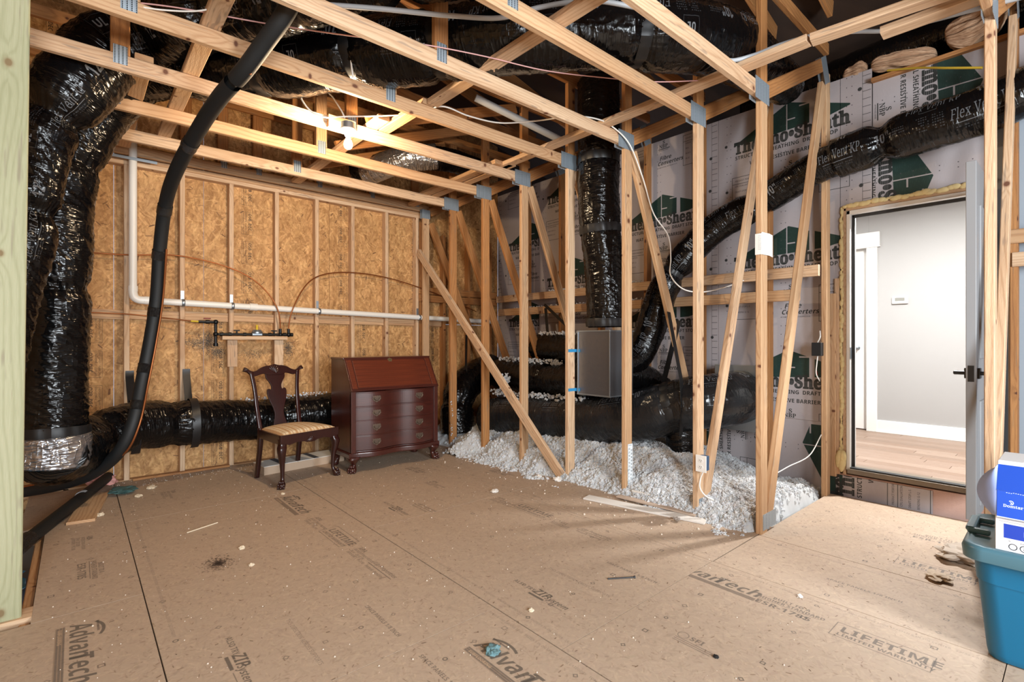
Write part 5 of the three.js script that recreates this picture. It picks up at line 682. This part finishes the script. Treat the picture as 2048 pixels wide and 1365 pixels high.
// ---------------------------------------------------------------- blown-in insulation behind the posts
const tuft = (() => { const g = new THREE.IcosahedronGeometry(1, 2), p = g.attributes.position; for (let i = 0; i < p.count; i++) { const v = new THREE.Vector3().fromBufferAttribute(p, i), k = 0.75 + 0.55 * noise3.noise(v.x * 2.3, v.y * 2.3, v.z * 2.3) + 0.28 * noise3.noise(v.x * 6, v.y * 6, v.z * 6); p.setXYZ(i, v.x * k, v.y * k, v.z * k); } g.computeVertexNormals(); return g; })();
const fluffMat = std({ color: 0xcdcfd1, roughness: 0.95 });
const smooth = (a, b, x) => { const t = Math.min(1, Math.max(0, (x - a) / (b - a))); return t * t * (3 - 2 * t); };
const insH = (x, d) => { const edge = smooth(3.17, 3.34, x); let h = -0.03 + edge * 0.07 + 0.19 * smooth(3.3, 3.75, x) * smooth(1.4, 2.5, d) * (1 - 0.45 * smooth(3.9, 4.6, d)) - 0.10 * smooth(3.9, 4.6, x) * (1 - 0.3 * smooth(2, 2.6, d)) + 0.05 * smooth(1.4, 1.9, d) * edge + 0.075 * smooth(3.3, 3.5, x) * (1 - smooth(1.5, 1.95, d));
  const heap = (cx, cd, hh, r) => { const q = ((x - cx) ** 2 + (d - cd) ** 2) / (r * r); h += hh * Math.exp(-q); }; heap(3.22, 4.45, 0.16, 0.2); heap(3.26, 3.95, 0.1, 0.22); heap(3.3, 3.4, 0.06, 0.25); heap(3.42, 2.2, 0.05, 0.2); heap(3.35, 1.55, 0.045, 0.16);
  h = Math.max(h, edge * 0.05 - 0.03); const sk = smooth(1.372, 1.43, d); h = h * sk - 0.04 * (1 - sk); return h + 0.035 * noise3.noise(x * 6, d * 6, 3) + 0.018 * noise3.noise(x * 17, d * 17, 5); };
{ const t = thing('blown_insulation', 'fluffy white blown insulation heaped on the low ground behind the line of posts', 'insulation', [3.9, 0, 3.2]); t.userData.kind = 'stuff';
  const nx = 110, nd = 260, pos = [], uv = [], idx = []; for (let i = 0; i <= nd; i++) for (let k = 0; k <= nx; k++) { const d = 1.372 + (5.5 - 1.372) * i / nd, x = 3.02 + (4.588 - 3.02) * k / nx; pos.push(x, insH(x, d), -d); uv.push(x, d); if (i && k) { const b = i * (nx + 1) + k; idx.push(b - nx - 2, b - nx - 1, b, b - nx - 2, b, b - 1); } }
  part('insulation_bed', geoFrom(pos, uv, idx), std({ color: 0xbfc1c2, roughness: 0.95 }), t);
  const N = 26000, im = new THREE.InstancedMesh(tuft, fluffMat, N), o = new THREE.Object3D(), r = rng(31), col = new THREE.Color(); let n = 0; while (n < N) { const x = 3.0 + 1.57 * r(), d = 1.39 + 4.05 * r() * r() * 0.9 + 0.3 * r(); const y = insH(x, d); if (y < -0.012 || x > 4.57) continue; const s = 0.006 + 0.015 * r() * r() + 0.004 * r(); o.position.copy(V(x, y + s * 0.25, d)).sub(t.position); o.rotation.set(r() * 6, r() * 6, r() * 6); o.scale.set(s * (0.8 + r() * 0.5), s * (0.7 + r() * 0.5), s * (0.8 + r() * 0.5)); o.updateMatrix(); im.setMatrixAt(n, o.matrix); const w = 0.78 + 0.3 * r(); col.setRGB(w, w * (0.985 + 0.02 * r()), w * (0.97 + 0.04 * r())); im.setColorAt(n, col); n++; }
  im.name = 'insulation_tufts'; im.userData.kind = 'stuff'; im.castShadow = im.receiveShadow = true; t.add(im); }
{ // white fluff caught on ducts, posts and the slanting board
  const spots = []; const r = rng(52); const line = (a, b, n, spread, s) => { for (let i = 0; i < n; i++) { const t = (Math.floor(r() * n / 9) + 0.5 + (r() + r() - 1) * 0.9) / (n / 9); spots.push([a[0] + (b[0] - a[0]) * t + (r() - 0.5) * spread, a[1] + (b[1] - a[1]) * t + (r() - 0.5) * spread * 0.4, a[2] + (b[2] - a[2]) * t + (r() - 0.5) * spread, s * (0.5 + r())]); } };
  line([3.96, 1.0, 4.7], [3.9, 0.99, 3.7], 200, 0.13, 0.013); line([3.72, 0.62, 4.6], [3.74, 0.65, 3.2], 240, 0.14, 0.012); line([4.02, 1.31, 4.1], [3.98, 1.3, 3.5], 80, 0.1, 0.012); line([3.66, 0.84, 4.3], [3.62, 0.7, 4.3], 90, 0.1, 0.013); line([3.27, 0.66, 3.66], [3.27, 0.6, 3.62], 20, 0.03, 0.009); line([4.3, 1.645, 4.9], [4.3, 1.645, 3.0], 120, 0.04, 0.008); line([4.38, 1.835, 4.4], [4.38, 1.835, 3.0], 90, 0.04, 0.008); line([3.26, 0.5, 4.8], [3.26, 0.1, 4.8], 16, 0.03, 0.007);
  line([1.2, 0.655, 5.28], [2.0, 0.667, 5.29], 120, 0.1, 0.008);
  const im = new THREE.InstancedMesh(tuft, fluffMat, spots.length), o = new THREE.Object3D(); spots.forEach((q, i) => { o.position.copy(V(q[0], q[1], q[2])); o.rotation.set(r() * 6, r() * 6, 0); o.scale.setScalar(q[3]); o.updateMatrix(); im.setMatrixAt(i, o.matrix); }); im.name = 'insulation_scraps'; im.castShadow = im.receiveShadow = true; im.userData = { label: 'white insulation scraps scattered on the low ducts and boards behind the posts', category: 'insulation', kind: 'stuff' }; scene.add(im); }
{ // crumbs and splinters on the floor
  const r = rng(63), N = 1800, chip = new THREE.BoxGeometry(1, 0.4, 0.45), im = new THREE.InstancedMesh(tuft, std({ color: 0xd9cdbd, roughness: 0.9 }), N), sp = new THREE.InstancedMesh(chip, std({ color: 0x5b4330, roughness: 0.85 }), 420), o = new THREE.Object3D();
  for (let i = 0; i < N; i++) { let x = -0.1 + 3.3 * r(), d = 0.7 + 4.7 * r(); if (i < 420) { x = 2.6 + 0.75 * Math.sqrt(r()); d = 1.5 + 3.6 * r(); } else if (i < 620) { x = 3.3 + 1.2 * r(); d = 0.35 + 0.95 * r(); } else if (i < 800) { x = 0.2 + 1.1 * r(); d = 5.2 + 0.25 * r(); } const s = 0.0013 + 0.0035 * r() * r() + (i < 420 && r() < 0.2 ? 0.005 : 0); o.position.copy(V(x, s * 0.4, d)); o.rotation.set(r() * 6, r() * 6, r() * 6); o.scale.setScalar(s); o.updateMatrix(); im.setMatrixAt(i, o.matrix); }
  for (let i = 0; i < 420; i++) { const s = 0.006 + 0.016 * r() * r(); o.position.copy(V(-0.1 + 3.3 * r() + (i % 5 ? 0 : 1.2), 0.001, 0.6 + 4.7 * r())); o.rotation.set(0, r() * 6, 0); o.scale.set(s, 0.003, 0.0025); o.updateMatrix(); sp.setMatrixAt(i, o.matrix); }
  im.name = 'floor_crumbs'; im.userData = { label: 'pale crumbs and dust bits scattered over the subfloor', category: 'debris', kind: 'stuff' }; sp.name = 'floor_splinters'; sp.userData = { label: 'dark wood splinters scattered over the subfloor', category: 'debris', kind: 'stuff' }; im.castShadow = sp.castShadow = im.receiveShadow = sp.receiveShadow = true; scene.add(im, sp); }
const lump = (s, seed, flat = 0.6, rough = 0.5) => { const g = new THREE.IcosahedronGeometry(1, 4), p = g.attributes.position; for (let i = 0; i < p.count; i++) { const v = new THREE.Vector3().fromBufferAttribute(p, i), k = 1 + rough * noise3.noise(v.x * 1.8 + seed, v.y * 1.8, v.z * 1.8) + rough * 0.5 * noise3.noise(v.x * 5, v.y * 5 + seed, v.z * 5); p.setXYZ(i, v.x * k * s, Math.max(-0.3 * s, v.y * k * s * flat), v.z * k * s); } g.computeVertexNormals(); return g; };
const bit = (name, label, cat, x, d, s, mat, seed, flat = 0.7, y = 0) => single(name, label, cat, lump(s, seed, flat), mat, [x, y + 0.3 * s, d]);
const cream = std({ color: 0xd8c8ae, roughness: 0.9 }), fluffW = std({ color: 0xe2ddd6, roughness: 0.95 });
bit('foam_bit', 'cream foam crumb on the floor just above the dark burn spot', 'debris', 0.735, 3.26, 0.016, cream, 1); bit('foam_bit', 'pale foam crumb on the floor just below and right of the dark burn spot', 'debris', 0.72, 2.98, 0.013, cream, 2); bit('foam_bit', 'cream foam crumb beside the black floor pipe at the left edge of the floor', 'debris', 0.13, 4.52, 0.022, cream, 3); bit('foam_bit', 'flat cream foam scrap on the floor right of the teal rag', 'debris', 0.47, 5.08, 0.035, cream, 4, 0.35); bit('foam_bit', 'small cream scrap on the floor below the teal rag', 'debris', 0.37, 4.88, 0.025, cream, 5, 0.4); bit('foam_bit', 'cream foam crumb on the floor in front of the chair', 'debris', 1.24, 4.2, 0.014, cream, 6);
bit('fluff_bit', 'white fluff tuft on the floor at the foot of the slanting board', 'debris', 3.17, 3.04, 0.035, fluffW, 7); bit('fluff_bit', 'white fluff tuft on the floor left of the slanting board foot', 'debris', 3.12, 3.22, 0.026, fluffW, 8); bit('fluff_bit', 'flat white fluff wisp on the floor where two panel seams meet', 'debris', 2.55, 3.14, 0.03, fluffW, 9, 0.4); bit('fluff_bit', 'white crumb on the floor beside the lettering LIFETIME at lower right', 'debris', 2.6, 0.9, 0.012, fluffW, 10); bit('wood_bit', 'small pale wood block on the floor right of the ZIP lettering', 'debris', 1.55, 1.65, 0.012, cream, 12);
bit('rag', 'flat teal rag on the floor at the far left', 'rag', 0.28, 5.07, 0.085, std({ color: 0x3d5c5b, roughness: 0.8 }), 14, 0.22); bit('blue_scrap', 'crumpled light blue scrap on the floor lettering in the foreground', 'debris', 1.232, 1.53, 0.03, std({ color: 0x5c7b7f, roughness: 0.7 }), 15, 0.5); bit('foil_wad', 'crumpled silver scrap at the lower left corner', 'debris', -0.33, 2.42, 0.05, std({ color: 0xb9b7b2, metalness: 0.5, roughness: 0.35 }), 16, 0.5); bit('dark_chip', 'dark chip on the floor near the lower edge of the picture', 'debris', 1.86, 0.94, 0.01, M.dark, 17, 0.5); bit('pink_foam', 'pink foam blob round the black floor pipe at the wall', 'foam', 0.17, 5.42, 0.085, std({ color: 0xd89a90, roughness: 0.85 }), 18, 0.7, 0.02);
bit('fluff_clump', 'greyish insulation clump on the floor beside the tote', 'insulation', 3.72, 0.46, 0.11, std({ color: 0xb3a698, roughness: 0.95 }), 19, 0.35); bit('fluff_clump', 'thin torn insulation strip on the floor in front of the greyish clump', 'insulation', 3.33, 0.5, 0.055, std({ color: 0xbfae9a, roughness: 0.95 }), 20, 0.25); bit('blue_bag', 'blue wrapped pack lying low beyond the left edge of the floor', 'bag', -0.5, 4.25, 0.26, std({ color: 0x2f8fc0, roughness: 0.35 }), 21, 0.4, -0.33);
single('twig', 'thin pale stick lying on the floor left of centre', 'stick', cylBetween([0.53, 0.005, 3.745], [0.715, 0.005, 3.82], 0.004, 8), cream);
{ const g = merge([cylBetween([2.05, 0.004, 1.61], [2.17, 0.004, 1.53], 0.0035, 8), cylBetween([2.166, 0.004, 1.533], [2.172, 0.004, 1.529], 0.007, 10)]); single('nail', 'long dark nail lying on the floor in front of the light patch', 'nail', g, M.darkSteel); }
{ const b = (label, x, d, L, w, th, rot, y, mat) => { const m = single('board_scrap', label, 'board scrap', boardGeo(L, th, w, 0.002), mat, [x, y + th / 2, d]); m.rotation.y = rot; return m; }; const gyp = std({ color: 0xd6d1ca, roughness: 0.85 }), gypB = std({ color: 0xb39f8e, roughness: 0.85 });
  b('longest of the pale board scraps lying on the floor at the edge of the insulation', 3.09, 2.12, 0.9, 0.1, 0.012, Math.PI / 2 + 0.22, 0, gyp); b('pale board scrap leaning half on the longest scrap by the outlet post', 3.2, 2.08, 0.62, 0.06, 0.012, Math.PI / 2 + 0.1, 0.013, gypB); b('short white board scrap lying on the insulation edge by the outlet post', 3.31, 2.12, 0.4, 0.1, 0.012, Math.PI / 2 + 0.12, 0.055, gyp);
  b('triangular plywood offcut beside the black floor pipe', 0.075, 4.78, 0.72, 0.15, 0.018, Math.PI / 2 - 0.14, 0, M.pineB); b('thin dark wood strip at the foot of the strand-board wall', 0.75, 5.47, 0.75, 0.03, 0.02, 0.0, 0, M.amber); bit('grey_bit', 'grey pebble-like bit on the longest pale board scrap', 'debris', 3.06, 1.82, 0.022, std({ color: 0x8a8078, roughness: 0.9 }), 24, 0.5, 0.012); }
// brown glass-fibre batts stuffed on top of the printed wall
{ const fibTex = dataTex(512, 256, (u, v) => { const a = vnoise(u * 6, v * 70, 6, 70, 41), b = vnoise(u * 22, v * 130, 22, 130, 42); const k = 0.5 * a + 0.5 * b; return mix([150, 112, 84], [222, 190, 158], k); }); const fib = std({ map: fibTex, roughness: 0.95, bumpMap: fibTex, bumpScale: 0.01 });
  const batt = (label, x, y, d, sx, sy, sd, seed, tilt) => { const g = new THREE.SphereGeometry(1, 96, 64), q = g.attributes.position, uv = g.attributes.uv; for (let i = 0; i < q.count; i++) { const v = new THREE.Vector3().fromBufferAttribute(q, i), a = Math.atan2(v.y, v.x), lay = noise3.noise(Math.cos(a) * 3.2 + seed, Math.sin(a) * 3.2, v.z * 0.9), fine = noise3.noise(Math.cos(a) * 9, Math.sin(a) * 9 + seed, v.z * 2.2), sag = noise3.noise(v.z * 1.6 + seed, 3, 1); const k = 0.85 + 0.42 * lay + 0.16 * fine + 0.3 * sag, e = Math.pow(Math.max(0, 1 - v.z * v.z), -0.18); q.setXYZ(i, v.x * k * sx * Math.min(1.5, e), Math.max(-0.8, v.y) * k * sy * Math.min(1.5, e) + sy * 0.25 * Math.sin(v.z * 2 + seed), v.z * sd); uv.setXY(i, v.z * 0.5, a * 0.3); } g.rotateX(tilt); g.computeVertexNormals(); single('insulation_batt', label, 'insulation batt', g, fib, [x, y, d]); };
  batt('long folded brown insulation batt on the wall top above the door', 4.63, 3.3, 0.9, 0.07, 0.075, 0.2, 3, 0.1); batt('brown insulation batt bunched behind the post at the right edge', 4.62, 3.37, 0.5, 0.09, 0.13, 0.16, 5, -0.15); batt('small brown insulation tuft on the wall top right of the doorway post', 4.63, 3.34, 1.2, 0.05, 0.06, 0.08, 7, 0.3); batt('brown insulation batt at the far upper right corner', 4.63, 3.42, 0.08, 0.09, 0.11, 0.13, 9, 0); }
renderer.render(scene, camera);
